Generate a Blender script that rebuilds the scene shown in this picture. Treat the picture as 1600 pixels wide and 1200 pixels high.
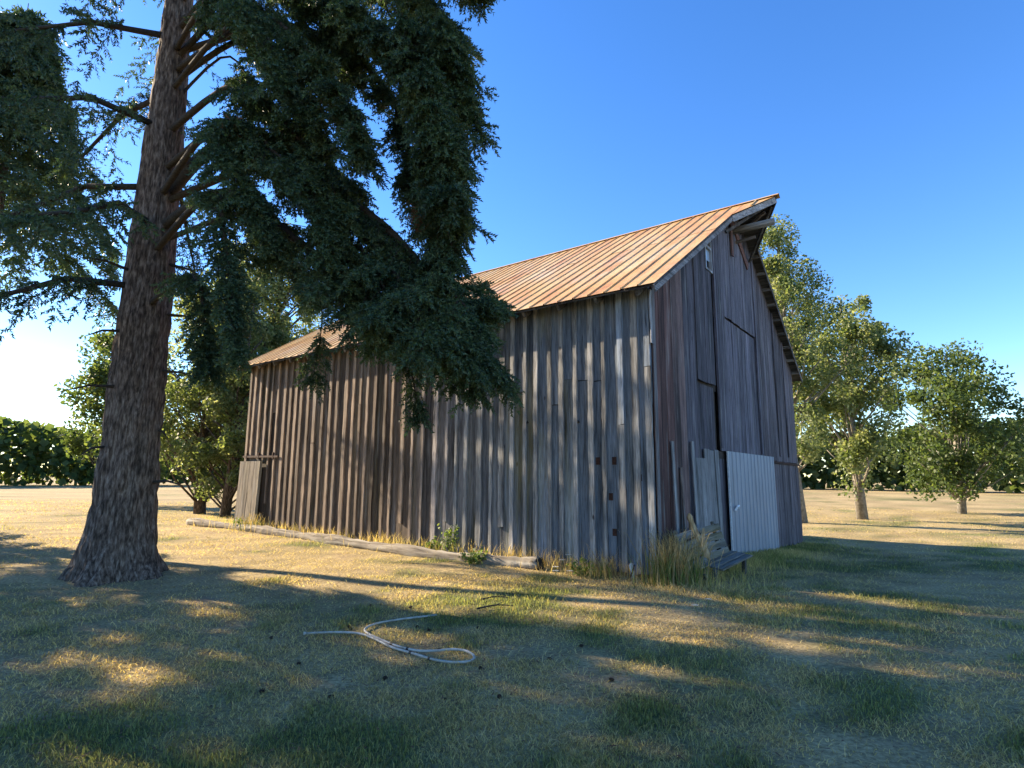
import bpy, math, random
import numpy as np
from mathutils import Vector, Matrix

for o in list(bpy.data.objects): bpy.data.objects.remove(o)
scene = bpy.context.scene
col = scene.collection
random.seed(7)
rng = np.random.default_rng(11)

# ------------------------------------------------------------------ camera
FPX, PITCH, ROLL = 912.4, .1587, .0067
YAW = .6449                                     # how the barn stands to the camera
CORNER = np.array([2.3956, 9.8635, 0.0])        # near corner of the barn
EYE = np.array([0, 0, 1.6])
Fw = np.array([0, math.cos(PITCH), math.sin(PITCH)])
U0 = np.array([0, -math.sin(PITCH), math.cos(PITCH)])
R0 = np.array([1., 0, 0])
Rt = math.cos(ROLL)*R0 + math.sin(ROLL)*U0
Up = -math.sin(ROLL)*R0 + math.cos(ROLL)*U0
cam_d = bpy.data.cameras.new('camera')
cam = bpy.data.objects.new('camera', cam_d); col.objects.link(cam)
cam_d.sensor_width = 36; cam_d.lens = 36*FPX/1600
cam_d.clip_end = 3000; cam_d.clip_start = .05
cam.matrix_world = Matrix(((Rt[0], Up[0], -Fw[0], EYE[0]), (Rt[1], Up[1], -Fw[1], EYE[1]),
                           (Rt[2], Up[2], -Fw[2], EYE[2]), (0, 0, 0, 1)))
scene.camera = cam
A = np.array([-math.cos(YAW), math.sin(YAW), 0])    # along the long wall, away
B = np.array([math.sin(YAW), math.cos(YAW), 0])     # along the end wall, away

# ------------------------------------------------------------------ sky and sun
SUN_EL, SUN_OFF = math.radians(24), math.radians(11)
sd = A*math.cos(SUN_OFF) - B*math.sin(SUN_OFF)      # horizontal direction towards the sun
sun_vec = Vector((sd[0]*math.cos(SUN_EL), sd[1]*math.cos(SUN_EL), math.sin(SUN_EL)))
world = bpy.data.worlds.new('World'); scene.world = world; world.use_nodes = True
nt = world.node_tree; nt.nodes.clear()
sky = nt.nodes.new('ShaderNodeTexSky'); sky.sky_type = 'NISHITA'; sky.sun_disc = False
sky.sun_elevation = SUN_EL; sky.sun_rotation = math.atan2(sd[0], sd[1])
sky.altitude = 200; sky.air_density = 1.0; sky.dust_density = .1; sky.ozone_density = 3.0
bg = nt.nodes.new('ShaderNodeBackground'); bg.inputs['Strength'].default_value = .09
wo = nt.nodes.new('ShaderNodeOutputWorld')
hsv = nt.nodes.new('ShaderNodeHueSaturation'); hsv.inputs['Saturation'].default_value = 1.25; hsv.inputs['Hue'].default_value = .510
nt.links.new(sky.outputs[0], hsv.inputs['Color']); nt.links.new(hsv.outputs[0], bg.inputs[0]); nt.links.new(bg.outputs[0], wo.inputs[0])
sl = bpy.data.lights.new('sun', 'SUN'); sl.energy = 4.7; sl.angle = math.radians(.5); sl.color = (1, .82, .59)
so = bpy.data.objects.new('sun', sl); col.objects.link(so)
so.rotation_euler = sun_vec.to_track_quat('Z', 'Y').to_euler(); so.location = (-30, 25, 30)
scene.view_settings.view_transform = 'Standard'; scene.view_settings.look = 'None'
scene.view_settings.exposure = 2.0; scene.view_settings.gamma = 1
scene.view_settings.use_curve_mapping = False
scene.render.engine = 'CYCLES'
scene.render.resolution_x, scene.render.resolution_y = 1024, 768

# ------------------------------------------------------------------ helpers
def W3(s, t, z): return CORNER + A*s + B*t + np.array([0, 0, z])
def at(x, y, D):
    d = Fw + Rt*(x-800)/FPX - Up*(y-600)/FPX
    return EYE + d*D/d[1]
def st(x, y):
    dx, dy = x-CORNER[0], y-CORNER[1]
    return dx*A[0]+dy*A[1], dx*B[0]+dy*B[1]
_tab = np.random.default_rng(3).random((256, 256))
def vnoise(x, y):
    xi, yi = np.floor(x).astype(int), np.floor(y).astype(int)
    fx, fy = x-xi, y-yi; fx = fx*fx*(3-2*fx); fy = fy*fy*(3-2*fy)
    g = lambda i, j: _tab[i & 255, j & 255]
    return (g(xi, yi)*(1-fx)+g(xi+1, yi)*fx)*(1-fy)+(g(xi, yi+1)*(1-fx)+g(xi+1, yi+1)*fx)*fy
def fbm(x, y, o=4):
    v, a, n = 0, .5, 0
    for i in range(o):
        v = v+a*vnoise(x*2**i+17*i, y*2**i+5*i); n += a; a *= .5
    return v/n
def ground_z(x, y):
    x, y = np.asarray(x, float), np.asarray(y, float)
    s, t = st(x, y)
    z = .008*np.clip(s, -2, 14) - .03*np.clip(t, 0, 12)
    r = np.hypot(x, y)
    return z + (fbm(x*.5, y*.5, 3)-.5)*.10*np.clip(r/6, .3, 1)
GZ = lambda x, y: float(ground_z(x, y))

class MB:
    def __init__(self): self.v = []; self.f = []
    def add(self, vs, fs):
        n = len(self.v); self.v += [tuple(map(float, p)) for p in vs]; self.f += [tuple(i+n for i in q) for q in fs]
        return self
    def box(self, x0, x1, y0, y1, z0, z1):
        return self.add([(x0,y0,z0),(x1,y0,z0),(x1,y1,z0),(x0,y1,z0),(x0,y0,z1),(x1,y0,z1),(x1,y1,z1),(x0,y1,z1)],
            [(0,3,2,1),(4,5,6,7),(0,1,5,4),(1,2,6,5),(2,3,7,6),(3,0,4,7)])
    def beam(self, p, q, w, h, up=(0, 0, 1)):
        p, q = Vector(p), Vector(q); d = (q-p).normalized(); u = Vector(up)
        r = d.cross(u).normalized(); u = r.cross(d)
        c = [(-w/2,-h/2),(w/2,-h/2),(w/2,h/2),(-w/2,h/2)]
        vs = [p+r*i+u*j for i, j in c]+[q+r*i+u*j for i, j in c]
        return self.add(vs, [(3,2,1,0),(4,5,6,7),(0,1,5,4),(1,2,6,5),(2,3,7,6),(3,0,4,7)])
    def tube(self, pts, rad, n=8, cap=True, jit=0):
        pts = [Vector(p) for p in pts]; rad = rad if hasattr(rad, '__len__') else [rad]*len(pts)
        base = len(self.v); ref = Vector((.13, .21, .97))
        for i, p in enumerate(pts):
            d = (pts[min(i+1, len(pts)-1)]-pts[max(i-1, 0)]).normalized()
            x = d.cross(ref)
            if x.length < .05: x = d.cross(Vector((1, 0, 0)))
            x.normalize(); y = d.cross(x)
            for k in range(n):
                an = 2*math.pi*k/n; r = rad[i]*(1+jit*random.uniform(-1, 1))
                self.v.append(tuple(p+x*math.cos(an)*r+y*math.sin(an)*r))
        for i in range(len(pts)-1):
            for k in range(n):
                k2 = (k+1) % n
                self.f.append((base+i*n+k, base+i*n+k2, base+(i+1)*n+k2, base+(i+1)*n+k))
        if cap:
            self.f.append(tuple(base+k for k in range(n))[::-1])
            self.f.append(tuple(base+(len(pts)-1)*n+k for k in range(n)))
        return self
    def build(self, name, mat, parent=None, smooth=False):
        me = bpy.data.meshes.new(name); me.from_pydata(self.v, [], self.f); me.update()
        if smooth: me.polygons.foreach_set('use_smooth', [True]*len(me.polygons))
        return link(name, me, mat, parent)
def link(name, me, mat, parent=None):
    o = bpy.data.objects.new(name, me); col.objects.link(o)
    if mat and not me.materials: me.materials.append(mat)
    if parent: o.parent = parent
    return o
def npmesh(name, V, Fi, mat, parent=None, colors=None):
    """V (n,3), Fi (m,3) triangles"""
    me = bpy.data.meshes.new(name); n, m = len(V), len(Fi)
    me.vertices.add(n); me.vertices.foreach_set('co', np.ascontiguousarray(V, np.float32).ravel())
    me.loops.add(m*3); me.loops.foreach_set('vertex_index', np.ascontiguousarray(Fi, np.int32).ravel())
    me.polygons.add(m); me.polygons.foreach_set('loop_start', np.arange(0, m*3, 3, dtype=np.int32))
    me.polygons.foreach_set('loop_total', np.full(m, 3, np.int32))
    if colors is not None:
        at_ = me.attributes.new('Col', 'FLOAT_COLOR', 'POINT')
        at_.data.foreach_set('color', np.ascontiguousarray(np.c_[colors, np.ones(n)], np.float32).ravel())
    me.update(calc_edges=True)
    return link(name, me, mat, parent)
def empty(name, loc=(0, 0, 0), rz=0):
    o = bpy.data.objects.new(name, None); col.objects.link(o)
    o.location = loc; o.rotation_euler = (0, 0, rz); o.empty_display_size = .2
    return o
def tag(o, label=None, cat=None, group=None, kind=None):
    if label: o['label'] = label
    if cat: o['category'] = cat
    if group: o['group'] = group
    if kind: o['kind'] = kind
    return o

# ------------------------------------------------------------------ materials
class Mat:
    def __init__(self, name, rough=.8, spec=.3):
        self.m = bpy.data.materials.new(name); self.m.use_nodes = True
        self.t = self.m.node_tree; self.b = self.t.nodes['Principled BSDF']
        self.b.inputs['Roughness'].default_value = rough
        self.b.inputs['Specular IOR Level'].default_value = spec
    def n(self, ty, **k):
        nd = self.t.nodes.new('ShaderNode'+ty)
        for a_, v in k.items():
            if a_.startswith('i_'):
                nd.inputs[int(a_[2:]) if a_[2:].isdigit() else a_[2:].replace('_', ' ')].default_value = v
            else: setattr(nd, a_, v)
        return nd
    def l(self, a_, b_): self.t.links.new(a_, b_)
    def noise(self, vec, scale, detail=6, rough=.6, sc=(1, 1, 1)):
        mp = self.n('Mapping'); mp.inputs['Scale'].default_value = sc
        self.l(vec, mp.inputs['Vector'])
        nz = self.n('TexNoise', i_Scale=scale, i_Detail=detail, i_Roughness=rough); self.l(mp.outputs[0], nz.inputs['Vector'])
        return nz.outputs['Fac']
    def ramp(self, fac, stops):
        r = self.n('ValToRGB'); e = r.color_ramp.elements
        while len(e) > 1: e.remove(e[-1])
        for i, (p, c) in enumerate(stops):
            if i == 0: el = e[0]; el.position = p
            else: el = e.new(p)
            el.color = (*c, 1) if hasattr(c, '__len__') else (c, c, c, 1)
        self.l(fac, r.inputs[0]); return r.outputs[0]
    def mix(self, fac, a_, b_, mode='MIX'):
        m = self.n('MixRGB', blend_type=mode)
        for i, x in enumerate((fac, a_, b_)):
            if hasattr(x, 'links'): self.l(x, m.inputs[i])
            elif i == 0: m.inputs[0].default_value = x
            else: m.inputs[i].default_value = (*x, 1)
        return m.outputs[0]
    def bump(self, h, strength=.4, dist=.01):
        b = self.n('Bump', i_Strength=strength, i_Distance=dist); self.l(h, b.inputs['Height'])
        self.l(b.outputs[0], self.b.inputs['Normal'])
    def color(self, c): self.l(c, self.b.inputs['Base Color'])
    def objvec(self, jitter=True):
        tc = self.n('TexCoord'); v = tc.outputs['Object']
        if not jitter: return v
        oi = self.n('ObjectInfo'); cx = self.n('CombineXYZ')
        for i, k in enumerate((37., 91., 53.)):
            mu = self.n('Math', operation='MULTIPLY'); mu.inputs[1].default_value = k
            self.l(oi.outputs['Random'], mu.inputs[0]); self.l(mu.outputs[0], cx.inputs[i])
        ad = self.n('VectorMath', operation='ADD'); self.l(v, ad.inputs[0]); self.l(cx.outputs[0], ad.inputs[1])
        return ad.outputs[0]

def wood_mat(name, grain_axis='z', rough=.85):
    m = Mat(name, rough, .25); v = m.objvec()
    ax = {'z': (1, 1, .045), 'x': (.045, 1, 1), 'y': (1, .045, 1)}[grain_axis]
    ax2 = {'z': (1, 1, .10), 'x': (.10, 1, 1), 'y': (1, .10, 1)}[grain_axis]
    at_ = m.n('Attribute', attribute_type='OBJECT', attribute_name='tint')
    mo = m.n('Attribute', attribute_type='OBJECT', attribute_name='moss')
    fine = m.noise(v, 75, 4, .65, ax); mid = m.noise(v, 17, 6, .6, ax); big = m.noise(v, 3.2, 5, .62, ax2)
    g1 = m.ramp(fine, [(.30, .38), (.5, 1.0), (.72, 1.35)])
    g2 = m.ramp(mid, [(.30, .28), (.44, .85), (.56, 1.05), (.70, 1.55)])
    g3 = m.ramp(big, [(.32, .30), (.45, .88), (.60, 1.1), (.72, 1.5)])
    c = m.mix(1, at_.outputs['Color'], g1, 'MULTIPLY'); c = m.mix(1, c, g2, 'MULTIPLY'); c = m.mix(1, c, g3, 'MULTIPLY')
    # knots
    vo = m.n('TexVoronoi', i_Scale=2.6); mp = m.n('Mapping'); mp.inputs['Scale'].default_value = {'z': (1, 1, .45), 'x': (.45, 1, 1), 'y': (1, .45, 1)}[grain_axis]
    m.l(v, mp.inputs[0]); m.l(mp.outputs[0], vo.inputs['Vector'])
    kn = m.ramp(vo.outputs['Distance'], [(.0, 1.), (.035, .9), (.075, 0.)])
    c = m.mix(kn, c, (.028, .018, .012))
    # silvery bleached wood and lichen
    bl = m.ramp(m.noise(v, 6, 5, .6, ax2), [(.56, 0.), (.74, .5)])
    c = m.mix(bl, c, (.33, .32, .30))
    li = m.ramp(m.noise(v, 5, 4, .6, ax2), [(.42, 0.), (.6, 1.)])
    mf = m.mix(1, li, mo.outputs['Color'], 'MULTIPLY')
    c = m.mix(mf, c, (.24, .19, .04))
    m.color(c)
    h = m.mix(.5, fine, mid); m.bump(h, .75, .012)
    return m.m
WOOD = wood_mat('weathered_wood'); WOODX = wood_mat('weathered_wood_x', 'x'); WOODY = wood_mat('weathered_wood_y', 'y')

def rust_roof():
    m = Mat('rusty_roof_metal', .42, .5); v = m.objvec(); vg = m.objvec(False)
    n1 = m.noise(v, 1.6, 6, .65, (1, .28, .28)); n2 = m.noise(vg, .55, 5, .6); n3 = m.noise(v, 24, 5, .7, (1, .3, .3))
    n4 = m.noise(v, 7, 5, .6, (1, .12, .12))
    rust = m.ramp(n1, [(.30, (.42, .185, .048)), (.5, (.58, .335, .10)), (.7, (.64, .46, .19))])
    pale = m.ramp(n4, [(.3, (.45, .33, .19)), (.7, (.66, .56, .40))])
    f = m.ramp(n2, [(.42, 0.), (.64, .65)])
    f2 = m.mix(1, f, m.ramp(n4, [(.35, .15), (.6, 1.)]), 'MULTIPLY')
    c = m.mix(f2, rust, pale)
    c = m.mix(1, c, m.ramp(n3, [(.3, .72), (.6, 1.08)]), 'MULTIPLY')
    m.color(c); m.b.inputs['Metallic'].default_value = .15
    m.bump(m.noise(v, 9, 4, .6), .18, .02); return m.m
ROOF = rust_roof()

def simple(name, stops, scale=6, rough=.8, bump=.3, bscale=40, metal=0, sc=(1, 1, 1), spec=.3):
    m = Mat(name, rough, spec); v = m.objvec()
    c = m.ramp(m.noise(v, scale, 6, .6, sc), stops); m.color(c)
    m.b.inputs['Metallic'].default_value = metal
    if bump: m.bump(m.noise(v, bscale, 5, .6, sc), bump, .01)
    return m.m
BARK = simple('conifer_bark', [(.35, (.022, .016, .012)), (.47, (.075, .055, .042)), (.56, (.13, .10, .08)), (.68, (.23, .19, .155))], 26, .95, 1., 30, sc=(1, 1, .22))
TWIG = simple('twig_bark', [(.3, (.02, .016, .012)), (.7, (.06, .05, .038))], 30, .95, .3)
PALEBARK = simple('pale_bark', [(.3, (.10, .09, .07)), (.7, (.30, .27, .22))], 8, .9, .5)
LOGM = simple('log_wood', [(.3, (.035, .028, .02)), (.42, (.15, .125, .095)), (.55, (.23, .20, .155)), (.7, (.36, .33, .27))], 13, .95, 1., 24, sc=(.09, 1, 1))
HOLLOW = simple('hollow_dark', [(.3, (.01, .009, .008)), (.7, (.04, .032, .026))], 12, .95, .5)  # near black, stands in for the dark inside holes
RUST = simple('rusty_iron', [(.3, (.022, .010, .008)), (.55, (.048, .021, .014)), (.75, (.08, .034, .021))], 25, .8, .4, 60, .2)
GALV = simple('galvanised_sheet', [(.25, (.19, .215, .25)), (.5, (.235, .265, .31)), (.75, (.28, .31, .355))], 3.2, .5, .12, 20, .25, (1, 1, .3), .5)
WHITEP = simple('white_plastic', [(.3, (.66, .66, .66)), (.7, (.8, .8, .8))], 10, .5, .1)
WHITEW = simple('white_paint', [(.3, (.45, .46, .47)), (.7, (.7, .71, .72))], 14, .7, .3)
HOSEM = simple('pale_hose', [(.3, (.22, .21, .17)), (.5, (.36, .35, .30)), (.75, (.46, .45, .40))], 14, .6, .15)
BLACK = simple('black_rubber', [(.3, (.012, .012, .013)), (.7, (.03, .03, .03))], 20, .6, .2)
TANW = simple('split_fresh_wood', [(.25, (.14, .075, .03)), (.5, (.36, .24, .12)), (.75, (.58, .46, .28))], 14, .8, .5, 40, sc=(1, 1, .4))
CONE = simple('pine_cone_scale', [(.3, (.022, .014, .010)), (.7, (.085, .055, .035))], 40, .85, .4)
gm = Mat('window_glass', .06, .8); gm.b.inputs['Base Color'].default_value = (.33, .42, .52, 1); gm.bump(gm.noise(gm.objvec(), 5, 3), .12, .02); GLASS = gm.m  # pale blue base colour stands in for the sky's reflection
def paste(name, c, rough=.8):
    m = Mat(name, rough); m.b.inputs['Base Color'].default_value = (*c, 1); return m.m
INSIDE = simple('barn_inside', [(.3, (.03, .024, .02)), (.7, (.07, .055, .045))], 5, .95, .3)

def leaf_mat(name, stops, trans=.35, scale=2.5, tcol=1.6, rough=.5, attr=False):
    m = bpy.data.materials.new(name); m.use_nodes = True; t = m.node_tree
    b = t.nodes['Principled BSDF']; out = t.nodes['Material Output']
    b.inputs['Roughness'].default_value = rough; b.inputs['Specular IOR Level'].default_value = .25
    if attr:
        a_ = t.nodes.new('ShaderNodeAttribute'); a_.attribute_name = 'Col'; c = a_.outputs['Color']
    else:
        g = t.nodes.new('ShaderNodeNewGeometry'); nz = t.nodes.new('ShaderNodeTexNoise'); nz.inputs['Scale'].default_value = scale; nz.inputs['Detail'].default_value = 5
        t.links.new(g.outputs['Position'], nz.inputs['Vector'])
        wn = t.nodes.new('ShaderNodeMath'); wn.operation = 'MULTIPLY_ADD'; wn.inputs[1].default_value = .34; 
        t.links.new(g.outputs['Random Per Island'], wn.inputs[0]); 
        sb = t.nodes.new('ShaderNodeMath'); sb.operation = 'SUBTRACT'; sb.inputs[1].default_value = .17
        t.links.new(nz.outputs['Fac'], sb.inputs[0]); t.links.new(sb.outputs[0], wn.inputs[2])
        r = t.nodes.new('ShaderNodeValToRGB'); e = r.color_ramp.elements
        while len(e) > 1: e.remove(e[-1])
        for i, (p, cc) in enumerate(stops):
            el = e[0] if i == 0 else e.new(p)
            el.position = p; el.color = (*cc, 1)
        t.links.new(wn.outputs[0], r.inputs[0]); c = r.outputs[0]
    t.links.new(c, b.inputs['Base Color'])
    tr = t.nodes.new('ShaderNodeBsdfTranslucent')
    mu = t.nodes.new('ShaderNodeMixRGB'); mu.blend_type = 'MULTIPLY'; mu.inputs[0].default_value = 1; mu.inputs[2].default_value = (1.25*tcol, 1.2*tcol, .6*tcol, 1)
    t.links.new(c, mu.inputs[1]); t.links.new(mu.outputs[0], tr.inputs['Color'])
    mx = t.nodes.new('ShaderNodeMixShader'); mx.inputs[0].default_value = trans
    t.links.new(b.outputs[0], mx.inputs[1]); t.links.new(tr.outputs[0], mx.inputs[2]); t.links.new(mx.outputs[0], out.inputs[0])
    return m
NEEDLE = leaf_mat('conifer_needles', [(.25, (.022, .046, .028)), (.5, (.042, .076, .042)), (.75, (.078, .115, .050))], .28, 1.5)
DEADN = leaf_mat('dead_needles', [(.3, (.09, .04, .025)), (.7, (.19, .10, .06))], .25, 8)
LEAF = leaf_mat('poplar_leaves', [(.25, (.06, .09, .035)), (.5, (.12, .155, .06)), (.75, (.26, .28, .16))], .45, 1.2)
LEAFD = leaf_mat('dark_broad_leaves', [(.25, (.035, .06, .022)), (.5, (.065, .10, .035)), (.75, (.12, .15, .05))], .45, .8)
WEEDL = leaf_mat('weed_leaves', [(.25, (.06, .10, .025)), (.5, (.10, .15, .04)), (.75, (.17, .21, .06))], .4, 9)
STRAW = leaf_mat('dry_grass_stems', [(.25, (.16, .12, .05)), (.5, (.28, .22, .11)), (.75, (.40, .33, .19))], .3, 9)
GRASSM = leaf_mat('grass_blades', None, .48, tcol=1.2, attr=True, rough=.7)
PETAL = leaf_mat('white_petals', [(.3, (.62, .62, .58)), (.7, (.8, .8, .77))], .3, 9, 1.0)

# ------------------------------------------------------------------ ground
def dryness_and_lift(x, y):
    """0 green turf .. 1 straw"""
    s, t = st(x, y)
    n = fbm(x*.55+3, y*.55+9, 4); n2 = fbm(x*2.3+40, y*2.3, 4)
    d = .70 + (n-.5)*3.4 + (n2-.5)*2.4
    d += .30*np.exp(-((t+2.6)/1.6)**2)*np.clip((s-1.0)/4, -.3, 1)     # parched strip in front of the log
    d += .24*np.clip((-t-3.4)/2, 0, 1)  # foreground made strawier to lighten its shade, light put into turf colour
    d += .35*np.clip((s-12)/4, 0, 1)
    d -= .55*np.exp(-((t+1.9)/1.5)**2)*np.exp(-((s-.6)/2.6)**2)
    d += .35*np.clip((np.hypot(x, y)-22)/10, 0, 1)
    return np.clip(d, 0, 1)
def turf_color(x, y, r1, r2):
    d = np.clip(dryness_and_lift(x, y)+(r1-.5)*.55, 0, 1)[:, None]
    green = np.array([.172, .195, .072])[None]*(0.45+1.05*r2[:, None])
    straw = np.array([.54, .42, .215])[None]*(0.45+.95*r2[:, None])
    return green*(1-d)+straw*d
N = 190
u = np.linspace(-1, 1, N); g1 = np.sinh(u*6.2)/np.sinh(6.2)*900
gx, gy = np.meshgrid(g1, g1+8, indexing='ij'); gx, gy = gx.ravel(), gy.ravel()
V = np.c_[gx, gy, ground_z(gx, gy)]
i, j = np.meshgrid(np.arange(N-1), np.arange(N-1), indexing='ij'); q = (i*N+j).ravel()
Fi = np.r_[np.c_[q, q+N, q+N+1], np.c_[q, q+N+1, q+1]]
dm = Mat('lawn_soil', .95, .1); tcn = dm.n('Attribute', attribute_name='Col').outputs['Color']
v = dm.objvec(False); f1 = dm.ramp(dm.noise(v, 26, 6, .7), [(.3, .3), (.5, .75), (.7, 1.2)])
f2 = dm.ramp(dm.noise(v, 1.1, 5, .65), [(.55, 0.), (.70, .55)])
c = dm.mix(1, tcn, f1, 'MULTIPLY'); c = dm.mix(f2, c, (.27, .195, .13)); dm.color(c); dm.bump(dm.noise(v, 45, 6, .7), .8, .03)
gc = turf_color(gx, gy, np.full(len(gx), .5), rng.random(len(gx))*.4+.2)
ground = npmesh('ground', V, Fi, dm.m, colors=gc); tag(ground, 'patchy lawn ground with green and straw coloured turf', kind='structure')
ground.data.polygons.foreach_set('use_smooth', [True]*len(ground.data.polygons))

# ------------------------------------------------------------------ barn
L, WD = 12.98, 11.17
RA, RK = 5.09, .633                                   # roof surface height = RA + RK * distance from eave wall
roofz = lambda t: RA+RK*min(t, WD-t)
barn = empty('barn', CORNER, -YAW)
tag(barn, 'old weathered board and batten barn with rusty metal roof and hay hood', 'barn')
# local axes: x = -s (out of the end wall), y = t (into the barn), z up

def board(name, parent, axis, u0, u1, d0, d1, z0, z1, tint, zt=None, wob=.006, moss=0, seg=7, notch=None, mat=None, lean=0):
    """vertical board. axis 's': width along the long wall, faces -y; axis 't': width along the end wall, faces +x.
       d0 outer, d1 inner offset measured outwards from the wall plane. zt: (top at u0, top at u1)"""
    zt = zt or (z1, z1); vs = []; fs = []
    r = lambda k: random.uniform(-k, k)
    zb = (z0+r(.012), z0+r(.012)); bow = r(.006); ph = r(3)
    for i in range(seg+1):
        k = i/seg; za = zb[0]+(zt[0]-zb[0])*k; zc = zb[1]+(zt[1]-zb[1])*k
        e0, e1 = (r(wob), r(wob)) if 0 < i < seg else (r(wob*.5), r(wob*.5))
        dd = bow*math.sin(k*3.1+ph)+lean*(1-k)
        if notch:
            zz = (za+zc)/2
            if notch[0] < zz < notch[1]: e0 += notch[2]*(1-abs(2*(zz-notch[0])/(notch[1]-notch[0])-1)**2)
        for (uu, zq, de) in ((u0+e0, za, d0+dd), (u1+e1, zc, d0+dd+r(.002)), (u1+e1, zc, d1+dd), (u0+e0, za, d1+dd)):
            vs.append((-uu, -de, zq) if axis == 's' else (de, uu, zq))
    for i in range(seg):
        b_, n_ = i*4, i*4+4
        for k in range(4):
            k2 = (k+1) % 4
            fs.append((b_+k, b_+k2, n_+k2, n_+k))
    fs += [(3, 2, 1, 0), tuple(seg*4+k for k in range(4))]
    if axis == 's': fs = [f[::-1] for f in fs]
    if axis == 's': fs = [f[::-1] for f in fs]
    o = MB().add(vs, fs).build(name, mat or WOOD, parent)
    o['tint'] = [float(x) for x in tint]; o['moss'] = float(moss)
    return o
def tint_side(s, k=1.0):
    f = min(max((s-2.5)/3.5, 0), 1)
    g = np.array([.160, .188, .224]); br = np.array([.128, .096, .070])  # near end grey, its blue partly the cool shade put into the colour
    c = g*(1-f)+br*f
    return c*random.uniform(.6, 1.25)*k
# --- long side wall
fr = MB()
for z in (.12, 1.6, 3.2, 4.7): fr.box(-L+.1, -.1, .03, .15, z-.07, z+.07)
side = fr.build('side_wall', INSIDE, barn)
edges = [0.0]
while edges[-1] < L-.2: edges.append(edges[-1]+random.uniform(.25, .40))
edges[-1] = L
sc_ = L/edges[-1]
for k in range(len(edges)-1):
    s0, s1 = edges[k], edges[k+1]; sm = (s0+s1)/2
    moss = .32 if 2.3 < sm < 2.9 else (.3 if 1.5 < sm < 3.4 and random.random() < .5 else random.choice([0, 0, .1]))
    zb = .008*sm+random.uniform(-.03, .07)
    notch = None
    if s0 <= 1.11 < s1: notch = (2.15, 3.35, .075)
    elif s0 <= .33 < s1: notch = (2.7, 4.1, .05)
    elif random.random() < .35: notch = (random.uniform(.3, 3.2), 0, .03); notch = (notch[0], notch[0]+random.uniform(.5, 1.3), random.uniform(.02, .06))
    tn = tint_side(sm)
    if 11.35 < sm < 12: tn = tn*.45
    if random.random() < .3 and sm > .8:      # board pieced from two lengths
        zj = random.uniform(2.9, 3.6) if sm < 5 else random.uniform(1.5, 3.8)
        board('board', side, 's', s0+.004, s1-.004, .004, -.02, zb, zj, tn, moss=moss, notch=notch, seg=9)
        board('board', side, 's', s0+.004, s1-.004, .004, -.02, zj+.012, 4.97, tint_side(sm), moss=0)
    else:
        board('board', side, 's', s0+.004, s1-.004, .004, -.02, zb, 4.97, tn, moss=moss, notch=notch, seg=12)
BT_ = .047
for k, s0 in enumerate(edges):
    w = random.uniform(.034, .064); s_ = min(max(s0, .06), L-.06)
    zb = .008*s_+random.uniform(-.02, .16); zt_ = 4.93
    if s_ > 11.9 and s_ < L-.1: zb = 2.12
    elif 11.4 < s_ <= 11.9: zb = random.uniform(.4, .7)
    if random.random() < .07: zb += random.uniform(.3, 1.0)
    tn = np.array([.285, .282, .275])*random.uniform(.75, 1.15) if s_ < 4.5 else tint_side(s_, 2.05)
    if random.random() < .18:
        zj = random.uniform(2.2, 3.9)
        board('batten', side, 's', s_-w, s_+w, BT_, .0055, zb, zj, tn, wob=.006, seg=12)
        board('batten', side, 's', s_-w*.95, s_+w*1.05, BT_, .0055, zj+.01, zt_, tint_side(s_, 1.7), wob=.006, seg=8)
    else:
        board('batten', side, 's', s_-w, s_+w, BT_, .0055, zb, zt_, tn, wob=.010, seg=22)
for (s_, z) in ((1.06, 1.9), (.74, 1.9), (.27, 1.61), (.82, 1.28), (2.4, .28), (.76, .68)):
    h = random.uniform(.05, .075)
    p = MB().box(-s_-.04, -s_+.04, -.012, -.0075, z-h, z+h).build('metal_patch', RUST, side)
for (s_, z) in ((9.9, 1.25), (11.0, 2.3), (2.6, 2.65), (.08, 2.3), (1.45, 2.6)):
    MB().tube([(-s_, -.008, z), (-s_-.02, -.006, z+.05)], [.03, .012], 8).build('knot_hole', HOLLOW, side)
# small ajar door at the far end, with its rail
door = MB().box(-13.02, -12.02, -.074, -.052, 1.72, 1.84).box(-13.02, -12.02, -.074, -.052, .42, .54).build('side_door', WOODX, barn)
door['tint'] = [.14, .115, .09]; door['moss'] = 0.
for k in range(4):
    s0 = 12.0+k*.27
    board('plank', door, 's', s0+.004, s0+.262, .105, .078, .12, 2.02, np.array([.215, .18, .14])*random.uniform(.8, 1.15), lean=.06, moss=.1)
board('door_edge', door, 's', 11.955, 11.995, .13, .05, .1, 2.02, (.34, .29, .21), lean=.06)
tr = MB(); tr.beam((-11.15, -.075, 2.14), (-13.0, -.075, 2.16), .02, .055)
for s_ in (11.4, 12.15, 12.8): tr.box(-s_-.02, -s_+.02, -.09, -.035, 2.08, 2.26)
tr.build('door_track', RUST, barn)

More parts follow.
